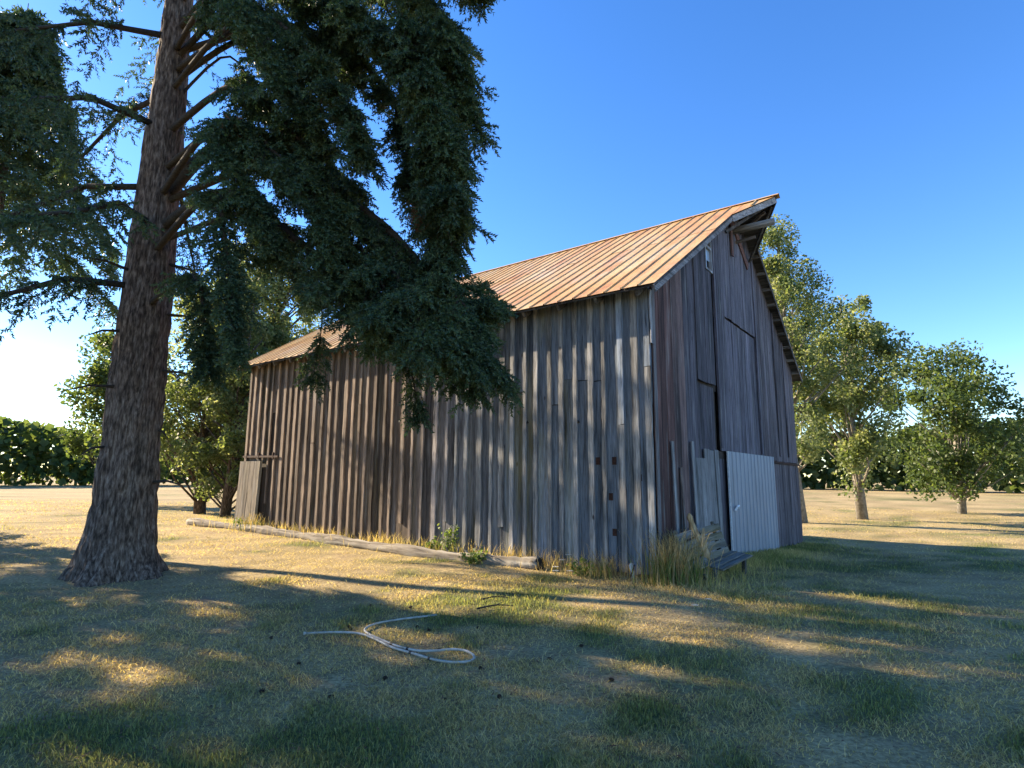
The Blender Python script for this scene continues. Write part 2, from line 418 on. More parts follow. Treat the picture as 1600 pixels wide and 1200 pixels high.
# --- end wall (gable with the hay hood)
fe = MB()
for z, ya in ((.1, .1), (2.1, .1), (3.55, .1), (5.35, 1.0)): fe.box(-.16, -.03, ya, WD-ya, z-.07, z+.07)
for y in (.1, 3.35, 4.0, 7.85, WD-.1): fe.box(-.2, -.04, y-.07, y+.07, -.4, roofz(y)-.12)
endw = fe.build('end_wall', INSIDE, barn)
TOP = lambda t: roofz(t)-.075
def gz_t(t): return -.03*t+random.uniform(-.05, .05)
def tint_end(t, z=0):
    if t < .95: c = np.array([.125, .072, .056])
    elif t < 1.6: c = np.array([.150, .110, .092])
    elif t < 3.4: c = np.array([.125, .125, .136])
    elif t < 7.2: c = np.array([.138, .142, .158])
    else: c = np.array([.138, .132, .135])
    return c*np.array([.90, .80, .85])*random.uniform(.65, 1.2)
def col_boards(t0, t1, zlo, zhi, off, wmin=.22, wmax=.33, top=False, tn=1.0, name='board'):
    t = t0
    while t < t1-.01:
        w = random.uniform(wmin, wmax)
        if t1-(t+w) < .12: w = t1-t
        za = TOP(t) if top else zhi; zb = TOP(t+w) if top else zhi
        if top and t < WD/2 < t+w: za = zb = min(za, zb)
        lo = gz_t(t) if zlo is None else zlo+random.uniform(-.006, .006)
        board(name, endw, 't', t+.005, t+w-.005, off+.022+random.uniform(0, .006), off, lo, 0, tint_end(t+w/2)*tn, zt=(za, zb), seg=11, wob=.005,
              moss=0, notch=(random.uniform(.5, 5), 9, 0) if False else None)
        t += w
col_boards(.03, 2.2, None, 0, 0, top=True)
col_boards(2.2, 2.97, 3.59, 0, .015, top=True)
col_boards(2.97, 3.3, 3.59, 6.13, .015)
col_boards(2.2, 3.3, None, 3.54, -.05, tn=.9)
board('board', endw, 't', 3.31, 3.46, -.13, -.15, -.1, 6.8, (.07, .066, .066))
col_boards(3.47, 4.2, 2.2, 0, .012, top=True)
col_boards(4.2, 6.8, 2.2, 5.32, -.02, tn=1.12)
col_boards(4.2, 6.8, 5.36, 0, .01, top=True)
col_boards(6.8, 7.85, 2.2, 0, 0, top=True)
col_boards(3.47, 7.85, None, 2.19, -.06, tn=.6)
col_boards(7.85, WD-.02, 2.10, 0, 0, top=True)
col_boards(7.85, WD-.02, None, 2.03, 0, tn=1.05)
# cover strips and leaning boards
for (t0, t1, z0, z1, o_, tn) in ((.60, .70, -.05, 2.25, .05, (.24, .23, .22)), (1.55, 1.66, -.05, 2.3, .06, (.23, .225, .22)), (1.0, 1.09, -.05, 1.8, .045, (.17, .12, .10)),
        (2.42, 2.72, -.05, 2.2, .0, (.20, .19, .185)), (2.73, 3.02, -.05, 2.18, -.01, (.17, .165, .16)), (3.03, 3.27, -.05, 2.2, .0, (.19, .185, .18)),
        (1.70, 2.38, -.05, 2.0, .035, (.19, .185, .18))):
    board('cover_board', endw, 't', t0, t1, .03+o_, .008+o_, z0, z1, np.array(tn), lean=.05, seg=9)
for t in (3.52, 6.86, 8.8, 9.9):
    board('batten', endw, 't', t-.045, t+.045, .062, .036, 2.25, 0, tint_end(t)*1.25, zt=(TOP(t)-.02, TOP(t)-.02), seg=12)
board('corner_board', endw, 't', -.004, .10, .052, .03, .0, 4.9, (.13, .12, .12))
board('trim_strip', endw, 's', -.052, -.03, .09, .0, 3.9, 4.85, (.20, .20, .21), seg=8, wob=.012)
rl = MB().beam((.06, 7.85, 2.07), (.06, WD, 2.04), .03, .05); rl.build('door_rail', RUST, endw)
# corrugated metal door
cv, cf = [], []; n = 13*8; z0s = (-.42, 2.17)
prof = [0, 0, 0, .017, .020, .020, .017, 0]
offs = [0, 0, .9, 1.0, 1.1, 1.9, 2.0, 2.1]
dtc = lambda k: 3.86+3.94/13*((k//8)+[0, .25, .60, .63, .66, .90, .93, .96][k % 8])
for k in range(n+1):
    t = dtc(k)
    for z in (-.12-.085*(t-3.86), 1.0, 2.20): cv.append((.075+prof[k % 8], t, z))
for k in range(n):
    for q in (0, 1): cf.append((k*3+q, k*3+3+q, k*3+4+q, k*3+1+q))
cdoor = MB().add(cv, cf).build('corrugated_door', GALV, barn)
MB().box(.035, .070, 3.82, 3.90, -.1, 2.2).box(.035, .07, 3.9, 7.79, 2.10, 2.19).box(.035, .07, 3.9, 7.79, 1.0, 1.1).build('door_frame', WHITEW, cdoor)
MB().tube([(.11, 3.98, .92), (.15, 4.02, 1.0), (.15, 4.14, 1.02), (.11, 4.22, .97)], .022, 8).build('handle', WHITEP, cdoor)
# loft window
win = MB()
for (y0, y1, z0, z1) in ((2.97, 3.02, 6.15, 6.78), (3.38, 3.43, 6.15, 6.95), (3.02, 3.38, 6.15, 6.2), (3.02, 3.38, 6.68, 6.74)): win.box(-.02, .055, y0, y1, z0, z1)
win = win.build('window', WOOD, endw); win['tint'] = [.30, .31, .33]; win['moss'] = 0.
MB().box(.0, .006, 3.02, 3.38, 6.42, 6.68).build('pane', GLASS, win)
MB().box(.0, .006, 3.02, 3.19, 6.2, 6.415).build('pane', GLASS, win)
# --- unseen back walls, same boards
bs = MB()
for z in (.12, 2.4, 4.7): bs.box(-L+.1, -.1, WD-.15, WD-.03, z-.07, z+.07)
bs = bs.build('back_wall', INSIDE, barn)
for k in range(26):
    s0 = k*L/26
    me_ = board('board', bs, 's', s0+.004, s0+L/26-.004, -WD+.02, -WD, -.35, 4.97, tint_side(6), seg=2)
fg = MB()
for z in (.12, 2.4, 4.9): fg.box(-L+.03, -L+.15, .1, WD-.1, z-.07, z+.07)
fg = fg.build('far_gable_wall', INSIDE, barn)
for k in range(30):
    t0, t1 = k*WD/30, (k+1)*WD/30
    board('board', fg, 't', t0+.004, t1-.004, -L+.02, -L, .05-.01*k, 0, tint_side(6), zt=(TOP(t0), TOP(t1)), seg=2)
# --- roof
S0, S1, OV = -.27, L+.27, .36                        # roof runs from s=S0 to S1, overhang OV
def slope_pt(s, t, lift=0): return (-s, t, RA+RK*min(t, WD-t)+lift)
HW, HD = 1.12, 1.05                                  # hay hood half width and reach
dk = MB()
pn = [(-S0, -OV), (-S0, WD/2-HW), (HD, WD/2), (-S1, WD/2), (-S1, -OV)]
zz = lambda y: RA+RK*min(y, WD-y)
for lift, th in ((-.035, .028),):
    top = [(x, y, zz(y)+lift) for x, y in pn]; bot = [(x, y, zz(y)+lift-th) for x, y in pn]
    dk.add(top+bot, [(0, 1, 2, 3, 4), (9, 8, 7, 6, 5)]+[(i_, i_+5, (i_+1) % 5+5, (i_+1) % 5) for i_ in range(5)])
near_roof = dk.build('roof', WOODX, barn); near_roof['tint'] = [.075, .065, .058]; near_roof['moss'] = 0.
dk = MB(); pf = [(x, WD-y) for x, y in pn]
top = [(x, y, zz(y)-.035) for x, y in pf]; bot = [(x, y, zz(y)-.063) for x, y in pf]
dk.add(top+bot, [(4, 3, 2, 1, 0), (5, 6, 7, 8, 9)]+[(i_, (i_+1) % 5, (i_+1) % 5+5, i_+5) for i_ in range(5)])
far_roof = dk.build('far_roof', WOODX, barn); far_roof['tint'] = [.09, .08, .072]; far_roof['moss'] = 0.
NP = 42; pw = (S1-S0)/NP; TM = 3.15
def panel(s0, s1, ta, tb, lift, ribs, name='roof_panel'):
    m = MB(); segs = 3; h = .026; w = .014
    xs = [(s0, 0), (s1-2*w, 0), (s1-1.6*w, h), (s1-.4*w, h), (s1, 0)] if ribs else [(s0, 0), (s1, 0)]
    dz = [random.uniform(-.003, .004) for _ in range(segs+1)]
    for q in range(segs+1):
        t = ta+(tb-ta)*q/segs
        for (s, hh) in xs: m.v.append((-s, t, RA+RK*t+lift+hh+dz[q]*(1 if hh else 1)))
    k = len(xs)
    for q in range(segs):
        for e in range(k-1): m.f.append((q*k+e, (q+1)*k+e, (q+1)*k+e+1, q*k+e+1))
    return m.build(name, ROOF, near_roof)
for k in range(NP):
    s0 = S0+k*pw; e = random.uniform(-.02, .02)
    panel(s0, s0+pw, -OV-.03+random.uniform(-.008, .008), TM+e, .0, True)
    panel(s0, s0+pw, TM-.06+e, WD/2, .006, True)
hm = MB()                                             # metal on the hood
hm.add([(-S0, WD/2-HW-.04, zz(WD/2-HW-.04)+.004), (-S0, WD/2, zz(WD/2)+.004), (HD+.05, WD/2, zz(WD/2)+.004)], [(0, 2, 1)])
hm.add([(-S0, WD/2-HW-.04, zz(WD/2-HW-.04)-.012), (-S0, WD/2, zz(WD/2)-.012), (HD+.05, WD/2, zz(WD/2)-.012)], [(0, 1, 2)])
hm.build('hood_panel', ROOF, near_roof)
MB().beam((-S0+.32, WD/2-.64, zz(WD/2-.64)+.02), (-S0+.32, WD/2, zz(WD/2)+.02), .03, .03).build('hood_seam', ROOF, near_roof)
fm = MB(); k = 60
for q in range(k):
    s0, s1 = S0+q*(S1-S0)/k, S0+(q+1)*(S1-S0)/k; b0 = len(fm.v)
    for (s, hh) in ((s0, 0), (s1-.04, 0), (s1-.02, .03), (s1, 0)):
        for t in (WD/2, WD+OV+.03): fm.v.append((-s, t, RA+RK*(WD-t)+hh))
    for e in range(3): fm.f.append((b0+e*2, b0+e*2+1, b0+e*2+3, b0+e*2+2))
fm.add([(-S0, WD/2+HW, zz(WD/2+HW)+.004), (-S0, WD/2, zz(WD/2)+.004), (HD+.05, WD/2, zz(WD/2)+.004)], [(0, 1, 2)])
fm.build('far_sheeting', ROOF, far_roof)
rc = MB(); zr = RA+RK*WD/2
rc.add([(HD+.06, WD/2-.13, zr-.083+.045), (HD+.06, WD/2, zr+.045), (HD+.06, WD/2+.13, zr-.083+.045), (-S1, WD/2-.13, zr-.083+.045), (-S1, WD/2, zr+.045), (-S1, WD/2+.13, zr-.083+.045)],
       [(0, 3, 4, 1), (1, 4, 5, 2)]).build('ridge_cap', ROOF, barn)
def wbeam(name, p, q, w, h, tint, parent, mat=None, up=(0, 0, 1)):
    o = MB().beam(p, q, w, h, up).build(name, mat or WOODX, parent); o['tint'] = list(map(float, tint)); o['moss'] = 0.; return o
for k in range(17):                                   # rafter tails
    s = .10+k*.80
    wbeam('rafter_tail', (-s, -OV+.05, zz(-OV+.05)-.130), (-s, .05, zz(.05)-.130), .05, .13, np.array([.15, .135, .12])*random.uniform(.7, 1.2), near_roof)
# barge boards and lookouts
wbeam('barge_board', (-S0-.022, -OV, zz(-OV)-.105), (-S0-.022, WD/2-HW, zz(WD/2-HW)-.105), .024, .13, (.20, .195, .20), near_roof, WOODY)
wbeam('barge_board', (-S0-.01, WD/2-HW, zz(WD/2-HW)-.125), (HD-.02, WD/2-.02, zr-.125), .024, .15, (.34, .33, .33), near_roof, WOODY)
wbeam('barge_board', (-S0-.012, WD+OV, zz(WD+OV)-.105), (-S0-.012, WD/2+HW, zz(WD/2+HW)-.105), .024, .07, (.15, .14, .13), far_roof, WOODY)
wbeam('barge_board', (-S0-.01, WD/2+HW, zz(WD/2+HW)-.125), (HD-.02, WD/2+.02, zr-.125), .024, .12, (.10, .095, .09), far_roof, WOODY)
wbeam('barge_board', (-S1+.012, -OV, zz(-OV)-.105), (-S1+.012, WD/2, zr-.105), .024, .13, (.26, .25, .24), near_roof, WOODY)
for k in range(9):
    t = WD/2+HW+.25+k*.52
    if t < WD: wbeam('lookout', (-.02, t, zz(t)-.115), (-S0-.03, t, zz(t)-.115), .07, .09, np.array([.17, .155, .14])*random.uniform(.8, 1.2), far_roof)
for k in range(6):
    t = .35+k*.75; wbeam('lookout', (-.02, t, zz(t)-.115), (-S0-.04, t, zz(t)-.115), .07, .09, (.15, .135, .12), near_roof)
# hay track beam, braces under the hood
b_ = MB().tube([(-.6, WD/2-.28, 7.84), (1.02, WD/2-.28, 7.84)], [.095, .09], 10).build('hay_beam', WOODX, barn, True); b_['tint'] = [.20, .185, .165]; b_['moss'] = 0.
wbeam('hay_track', (-.3, WD/2-.1, 7.58), (.52, WD/2-.1, 7.62), .05, .07, (.24, .20, .17), barn)
wbeam('hood_brace', (.05, WD/2-.45, 8.10), (.05, WD/2+.85, 7.20), .03, .20, (.15, .072, .055), barn, WOODY)
wbeam('hood_brace', (.085, WD/2-.62, 7.05), (.085, WD/2-.62, 8.02), .03, .13, (.14, .075, .06), barn, WOOD, (0, 1, 0))
wbeam('hood_brace', (.06, WD/2+.25, 7.95), (.75, WD/2+.05, 8.28), .06, .06, (.12, .10, .09), barn)
wbeam('hood_brace', (.06, WD/2+1.05, 7.42), (HD-.15, WD/2+.1, zr-.22), .05, .07, (.08, .075, .07), barn)
wbeam('hood_brace', (.06, WD/2-1.0, 7.55), (HD-.15, WD/2-.1, zr-.22), .05, .07, (.10, .09, .085), barn)

# ------------------------------------------------------------------ conifers
def shoot_template(n, seed, wide=.085, nl=.30):
    r = np.random.default_rng(seed); vs = []
    for i_ in range(n):
        u_ = .05+.95*i_/n; an = i_*2.4+r.uniform(-.4, .4); le = nl*r.uniform(.75, 1.15)*(1-.35*u_)
        fwd = .55+.5*u_
        d = np.array([fwd, math.cos(an), math.sin(an)]); d /= np.linalg.norm(d)
        p = np.array([u_*.9, 0, 0]); sd_ = np.cross(d, [1, 0, 0]); sd_ = np.cross(d, r.normal(size=3)); sd_ /= np.linalg.norm(sd_)
        vs += [p-sd_*wide/2, p+sd_*wide/2, p+d*le]
    return np.array(vs)
TPL = [shoot_template(15, k, .115, .27) for k in range(4)]
TPL_C = [shoot_template(8, 40+k, .15, .36) for k in range(3)]
def frames(d, roll):
    d = d/np.linalg.norm(d, axis=1, keepdims=True)
    ref = np.tile([0., 0, 1.], (len(d), 1)); ref[np.abs(d[:, 2]) > .95] = [1, 0, 0]
    x = np.cross(ref, d); x /= np.linalg.norm(x, axis=1, keepdims=True); y = np.cross(d, x)
    c_, s_ = np.cos(roll)[:, None], np.sin(roll)[:, None]
    return d, x*c_+y*s_, -x*s_+y*c_
def shoots_mesh(name, P, D, Ls, mat, parent, tpl):
    P, D, Ls = map(np.array, (P, D, Ls)); Vs = []; r = np.random.default_rng(len(P))
    ch = r.integers(0, len(tpl), len(P)); e1, e2, e3 = frames(D, r.random(len(P))*6.28)
    for k, T in enumerate(tpl):
        m = ch == k
        if not m.any(): continue
        X = e1[m][:, None]*T[None, :, 0:1]+e2[m][:, None]*T[None, :, 1:2]+e3[m][:, None]*T[None, :, 2:3]
        Vs.append((P[m][:, None]+X*Ls[m][:, None, None]).reshape(-1, 3))
    V = np.concatenate(Vs); return npmesh(name, V, np.arange(len(V)).reshape(-1, 3), mat, parent)
def bez(pts, n):
    """smooth curve through points"""
    p = np.array(pts, float); k = len(p); t = np.linspace(0, k-1, n); out = []
    for x in t:
        i_ = min(int(x), k-2); f = x-i_
        p0, p1, p2, p3 = p[max(i_-1, 0)], p[i_], p[i_+1], p[min(i_+2, k-1)]
        out.append(.5*((2*p1)+(-p0+p2)*f+(2*p0-5*p1+4*p2-p3)*f*f+(-p0+3*p1-3*p2+p3)*f**3))
    return np.array(out)
def bough(pts, r0, sh, tw, start=.15, bl=.9, step=.13, ss=.21, droop=.32, hang=.35, dens=1., sub=1, seed=0):
    """main limb along pts; fills sh (shoots) and tw (twig polylines). returns limb curve"""
    r = np.random.default_rng(seed+int(abs(pts[-1][0])*1000))
    n = max(8, int(np.sum(np.linalg.norm(np.diff(np.array(pts), axis=0), axis=1))/step)); c = bez(pts, n)
    for i_ in range(n-1):
        f = i_/(n-1)
        if f < start: continue
        d = c[i_+1]-c[i_]; d /= np.linalg.norm(d); lat = np.cross(d, [0, 0, 1.]); lat /= np.linalg.norm(lat)+1e-9
        taper = (1-.72*((f-start)/(1-start))**1.5)*min(1, (f-start)*4+.35)
        for sgn in (-1, 1, 0, -1, 1):
            if r.random() > dens*(1 if sgn else .75): continue
            le = bl*taper*(.25+1.15*r.random()**1.6)
            if not sgn: le *= .65
            if sgn: dv = lat*sgn*r.uniform(.5, 1.)+d*r.uniform(.15, .8)+np.array([0, 0, r.uniform(-.55, .15)])
            else: dv = d*r.uniform(.2, .7)+lat*r.uniform(-.3, .3)+np.array([0, 0, -r.uniform(hang, hang+.9)])
            dv /= np.linalg.norm(dv)
            m = max(3, int(le/.11)); tt = np.linspace(0, 1, m)[:, None]
            q = c[i_]+dv*le*tt+np.array([0, 0, -droop*le])*tt**2
            tw.append((q, .007))
            dd = np.gradient(q, axis=0); dd /= np.linalg.norm(dd, axis=1, keepdims=True)+1e-9
            for w in (-1, 1):
                sl_ = np.cross(dd, [0, 0, 1.])+1e-6; sl_ /= np.linalg.norm(sl_, axis=1, keepdims=True)
                k_ = len(q); dirv = dd*r.uniform(.5, 1.1, (k_, 1))+sl_*w*r.uniform(.4, 1., (k_, 1))+np.c_[np.zeros(k_), np.zeros(k_), r.uniform(-.75, .35, k_)]
                for a_, b2 in zip(q+r.normal(size=q.shape)*.012, dirv):
                    sh[0].append(a_); sh[1].append(b2); sh[2].append(ss*r.uniform(.65, 1.3))
            sh[0].append(q[-1]); sh[1].append(dd[-1]); sh[2].append(ss*1.2)
    return c
def twig_mesh(tw, mat, parent, name='twigs'):
    Vs, Fs = [], []; n0 = 0
    for q, r in tw:
        q = q[::max(1, len(q)//4)] if len(q) > 5 else q
        for off in ((r, 0, 0), (-r*.5, r*.8, 0), (-r*.5, -r*.8, 0)): pass
        k = len(q); ta = np.linspace(1, .25, k)[:, None]
        ring = np.concatenate([q+np.array(o_)*ta for o_ in ((r, 0, 0), (-r*.5, r*.86, 0), (-r*.5, -r*.5, r*.7))])
        Vs.append(ring)
        for e in range(3):
            e2 = (e+1) % 3
            a_ = np.arange(k-1)
            Fs.append(np.c_[n0+e*k+a_, n0+e2*k+a_, n0+e2*k+a_+1]); Fs.append(np.c_[n0+e*k+a_, n0+e2*k+a_+1, n0+e*k+a_+1])
        n0 += 3*k
    return npmesh(name, np.concatenate(Vs), np.concatenate(Fs), mat, parent)
def trunk_at(z): return np.array([0., 0, z])
def to_local(base, pts): return [np.array(p)-np.array(base) for p in pts]

# the big spruce whose boughs hang across the picture
TB = np.array([-6.1, 9.4, 0]); TB[2] = GZ(TB[0], TB[1])
spruce = empty('spruce_tree', TB)
tag(spruce, 'large dark spruce with drooping boughs hanging in front of the barn', 'tree')
tk = MB(); hs = [-.15, .2, .8, 2, 4, 7, 10, 13, 16]; rs = [.62, .5, .43, .40, .36, .29, .21, .12, .02]
nr, nz = 72, 230; ths = np.arange(nr)*2*math.pi/nr; zs = np.linspace(-.15, 16, nz)**1.0
tt_, zz2 = np.meshgrid(ths, zs); rad_ = np.interp(zz2, hs, rs)
arc = tt_/(2*math.pi)
f1_ = np.abs(fbm(arc*34+.6*fbm(zz2*2+arc*6, arc*9, 2), zz2*1.25, 3)-.5)*2          # long plates and furrows
f1_w = np.abs(fbm((arc-1)*34+.6*fbm(zz2*2+(arc-1)*6, (arc-1)*9, 2), zz2*1.25, 3)-.5)*2
w_ = np.clip((arc-.85)/.15, 0, 1); f1_ = f1_*(1-w_)+f1_w*w_
root = .16*np.clip(1-zz2/.9, 0, 1)**2*(.5+.5*np.cos(tt_*5+1.3))
rr_ = rad_*(.93+.16*np.clip(f1_*2.2, 0, 1))+root
tk.v = [tuple(p) for p in np.stack([np.cos(tt_)*rr_, np.sin(tt_)*rr_, zz2], 2).reshape(-1, 3)]
tk.f = [(i_*nr+j_, i_*nr+(j_+1) % nr, (i_+1)*nr+(j_+1) % nr, (i_+1)*nr+j_) for i_ in range(nz-1) for j_ in range(nr)]
tk.build('trunk', BARK, spruce, True)
for k in range(14):
    z = 1.4+k*.31; an = k*2.1; d = np.array([math.cos(an), math.sin(an), random.uniform(-.3, .1)]); le = random.uniform(.15, .7)
    MB().tube([tuple(trunk_at(z)+d*.3), tuple(trunk_at(z)+d*(.38+le*.5)), tuple(trunk_at(z)+d*(.38+le)+[0, 0, -.1])], [.03, .018, .006], 6, True, .1).build('dead_stub', TWIG, spruce)
sh = ([], [], []); tw = []
P = lambda x, y, D: at(x, y, D)-TB
# (points from trunk outwards, radius, parameters)
BO = [
 # main limb sweeping down to the right, with the heavy hanging mass
 ([trunk_at(6.1), P(350, 225, 9.0), P(480, 285, 8.5), P(590, 345, 8.1), P(670, 430, 7.8), P(710, 490, 7.6), P(748, 540, 7.5)], .12, dict(bl=1.05, start=.22, hang=.5, droop=.6)),
 ([trunk_at(5.6), P(350, 300, 8.6), P(470, 380, 8.0), P(570, 455, 7.7), P(635, 495, 7.5), P(680, 535, 7.4)], .09, dict(bl=.95, start=.2, hang=.5, droop=.6)),
 ([trunk_at(6.1), P(420, 260, 8.7), P(540, 330, 8.4), P(640, 420, 8.3), P(700, 480, 8.2), P(765, 470, 8.1)], .06, dict(bl=.8, start=.4, hang=.4)),
 ([P(590, 345, 8.1), P(640, 440, 7.9), P(650, 500, 7.8), P(640, 545, 7.8)], .03, dict(bl=.55, start=.1, hang=.6)),
 ([P(640, 400, 7.9), P(700, 500, 7.5), P(725, 530, 7.3), P(742, 575, 7.3)], .03, dict(bl=.7, start=.1, hang=.5)),
 ([P(600, 400, 7.7), P(650, 480, 7.3), P(675, 505, 7.1), P(680, 540, 7.1)], .03, dict(bl=.75, start=.05, hang=.5)),
 ([P(560, 380, 7.9), P(600, 450, 7.5), P(615, 490, 7.4), P(605, 520, 7.4)], .03, dict(bl=.6, start=.1, hang=.5)),
 # twig tips poking over the roof
 ([P(700, 480, 8.2), P(735, 470, 8.1), P(762, 440, 8.1)], .015, dict(bl=.2, start=.2, dens=.7, hang=.2, droop=.2)),
 # right column of hanging foliage
 ([trunk_at(10.3), P(420, -90, 8.4), P(560, -60, 8.0), P(660, 0, 7.7), P(705, 60, 7.5), P(735, 165, 7.4)], .09, dict(bl=.75, start=.3, hang=.6)),
 ([trunk_at(9.6), P(430, -30, 8.1), P(560, 20, 7.7), P(650, 100, 7.4), P(680, 185, 7.3), P(705, 270, 7.2)], .08, dict(bl=.75, start=.3, hang=.7)),
 ([P(560, 20, 7.7), P(630, 110, 7.4), P(665, 210, 7.3), P(680, 300, 7.2), P(710, 315, 7.2)], .05, dict(bl=.7, start=.1, hang=.7)),
 ([P(600, 60, 7.8), P(650, 180, 7.7), P(680, 290, 7.6), P(695, 355, 7.6), P(690, 375, 7.6)], .04, dict(bl=.6, start=.15, hang=.6, dens=.75)),
 ([trunk_at(9.0), P(440, 40, 8.6), P(540, 80, 8.4), P(610, 150, 8.2), P(640, 260, 8.1), P(670, 350, 8.1)], .06, dict(bl=.5, start=.35, hang=.7, dens=.55)),
 ([trunk_at(11.2), P(480, -140, 7.8), P(640, -90, 7.3), P(720, -70, 7.1), P(755, -40, 7.0)], .08, dict(bl=.6, start=.35, hang=.6)),
 # upper left, thinner foliage with sky gaps
 ([trunk_at(8.4), P(380, 60, 9.2), P(450, 90, 9.0), P(510, 150, 8.9), P(560, 230, 8.8)], .06, dict(sub=0, bl=.6, start=.2, dens=.6, hang=.6)),
 ([trunk_at(8.8), P(350, 20, 8.8), P(420, 30, 8.6), P(500, 60, 8.4), P(560, 110, 8.3)], .06, dict(bl=.6, start=.15, dens=.75, hang=.5)),
 ([trunk_at(7.9), P(350, 88, 9.4), P(400, 140, 9.3), P(450, 210, 9.2)], .03, dict(bl=.35, start=.5, dens=.5)),
 ([P(450, 90, 9.0), P(490, 180, 8.9), P(520, 260, 8.8), P(560, 300, 8.8)], .03, dict(bl=.55, start=.1, dens=.7, hang=.6)),
 ([P(400, 150, 9.6), P(450, 220, 9.5), P(500, 270, 9.4), P(540, 290, 9.4)], .03, dict(bl=.5, start=.2, dens=.65)),
 # left edge
 ([trunk_at(5.2), P(330, 300, 7.6), P(350, 380, 7.2), P(365, 470, 7.0), P(368, 560, 7.0)], .06, dict(sub=0, bl=.5, start=.2, hang=.6)),
 ([trunk_at(6.2), P(330, 200, 7.8), P(370, 260, 7.5), P(400, 320, 7.4), P(415, 380, 7.4)], .06, dict(bl=.65, start=.2, hang=.5)),
 ([trunk_at(4.3), P(300, 430, 7.8), P(320, 510, 7.5), P(325, 580, 7.4)], .05, dict(sub=0, bl=.5, start=.2, hang=.5)),
 ([trunk_at(5.4), P(400, 330, 8.8), P(450, 400, 8.7), P(480, 430, 8.6), P(490, 450, 8.6)], .05, dict(sub=0, bl=.5, start=.25, dens=.8, hang=.6)),
 # low sunny sprays over the barn eave
 ([P(450, 400, 8.8), P(500, 470, 9.3), P(500, 530, 9.8), P(487, 600, 10.0)], .02, dict(sub=0, bl=.34, start=.6, hang=.5)),
 ([P(520, 440, 8.4), P(560, 490, 9.0), P(585, 530, 9.3), P(575, 545, 9.3)], .02, dict(sub=0, bl=.3, start=.3, hang=.5)),
 ([P(640, 560, 8.0), P(650, 620, 8.2), P(655, 655, 8.3)], .015, dict(bl=.22, start=.1, hang=.7, dens=.8)),
]
BO += [
 ([trunk_at(8.2), P(360, 40, 8.0), P(420, 90, 7.8), P(470, 150, 7.7), P(510, 230, 7.6)], .05, dict(bl=.6, start=.25, hang=.6, dens=.6)),
 ([trunk_at(10.0), P(380, -90, 8.0), P(460, -50, 7.8), P(540, 0, 7.6), P(590, 70, 7.5)], .05, dict(bl=.6, start=.25, hang=.6, dens=.7)),
 ([trunk_at(9.0), P(340, -20, 7.6), P(390, 20, 7.4), P(430, 80, 7.3), P(450, 130, 7.3)], .05, dict(bl=.55, start=.3, hang=.6, dens=.6)),
 ([trunk_at(7.4), P(370, 130, 8.2), P(440, 190, 7.9), P(500, 260, 7.7), P(540, 340, 7.6)], .06, dict(bl=.6, start=.25, hang=.6, dens=.6)),
 ([trunk_at(9.4), P(360, -40, 8.4), P(430, -20, 8.2), P(510, 20, 8.0), P(570, 60, 7.9)], .06, dict(bl=.65, start=.2, hang=.6, dens=.85)),
 ([trunk_at(6.7), P(360, 190, 8.0), P(430, 240, 7.7), P(485, 295, 7.5), P(520, 360, 7.4)], .06, dict(bl=.8, start=.2, hang=.5)),
 ([P(480, 285, 8.5), P(540, 380, 8.2), P(580, 460, 8.0), P(600, 530, 8.0)], .04, dict(bl=.75, start=.05, hang=.6)),
 ([P(640, 60, 7.6), P(690, 120, 7.3), P(705, 200, 7.2), P(715, 270, 7.2)], .04, dict(bl=.6, start=.05, hang=.6)),
 ([P(620, 20, 7.5), P(660, 60, 7.2), P(680, 160, 7.0), P(690, 260, 7.0)], .04, dict(bl=.65, start=.05, hang=.6)),
 ([trunk_at(8.6), P(400, 30, 7.8), P(480, 80, 7.5), P(540, 160, 7.3), P(570, 240, 7.3)], .05, dict(bl=.55, start=.25, hang=.6, dens=.6)),
 ([P(670, 430, 7.8), P(720, 470, 7.4), P(735, 505, 7.3), P(740, 545, 7.3)], .03, dict(bl=.65, start=.05, hang=.5)),
]
for k, (pts, r0, kw) in enumerate(BO):
    kw['bl'] = kw.get('bl', .9)*(.72 if r0 > .025 else 1)
    c_ = bough(pts, r0, sh, tw, seed=k, **kw)
    nn = len(c_); rb = np.random.default_rng(900+k); i0 = int(nn*kw.get('start', .15))
    for q in range(0 if r0 < .02 or kw.get('sub') == 0 else int(3+nn*.30)):      # side boughs
        i_ = rb.integers(i0, nn-2); d = c_[i_+1]-c_[i_]; d /= np.linalg.norm(d); lat = np.cross(d, [0, 0, 1.]); lat /= np.linalg.norm(lat)
        le = kw.get('bl', .9)*(.6+1.9*rb.random()**1.5)*(1.15-.75*i_/nn); dv = d*rb.uniform(.2, 1)+lat*rb.choice([-1, 1])*rb.uniform(.3, 1.)+np.array([0, 0, rb.uniform(-.55, .35)]); dv /= np.linalg.norm(dv)
        sub = [c_[i_], c_[i_]+dv*le*.5+np.array([0, 0, -.05]), c_[i_]+dv*le+np.array([0, 0, -.18*le])]
        cs = bough(sub, .02, sh, tw, seed=500+k*20+q, bl=.30, start=.1, hang=.6, step=.16, dens=kw.get('dens', 1.)*.75)
        tw.append((cs, .014))
        if rb.random() < .5:                            # bare hanging twig
            tq = c_[i_]+np.array([0, 0, -1.])*np.linspace(0, rb.uniform(.3, .8), 6)[:, None]+np.cumsum(rb.normal(size=(6, 3))*.025, 0); tw.append((tq, .006))
    lm = MB().tube([tuple(p) for p in c_[::2]], [max(.008, r0*(1-.92*q/(nn/2))) for q in range(len(c_[::2]))], 7, True, .05)
    lm.build('limb', TWIG, spruce, True)
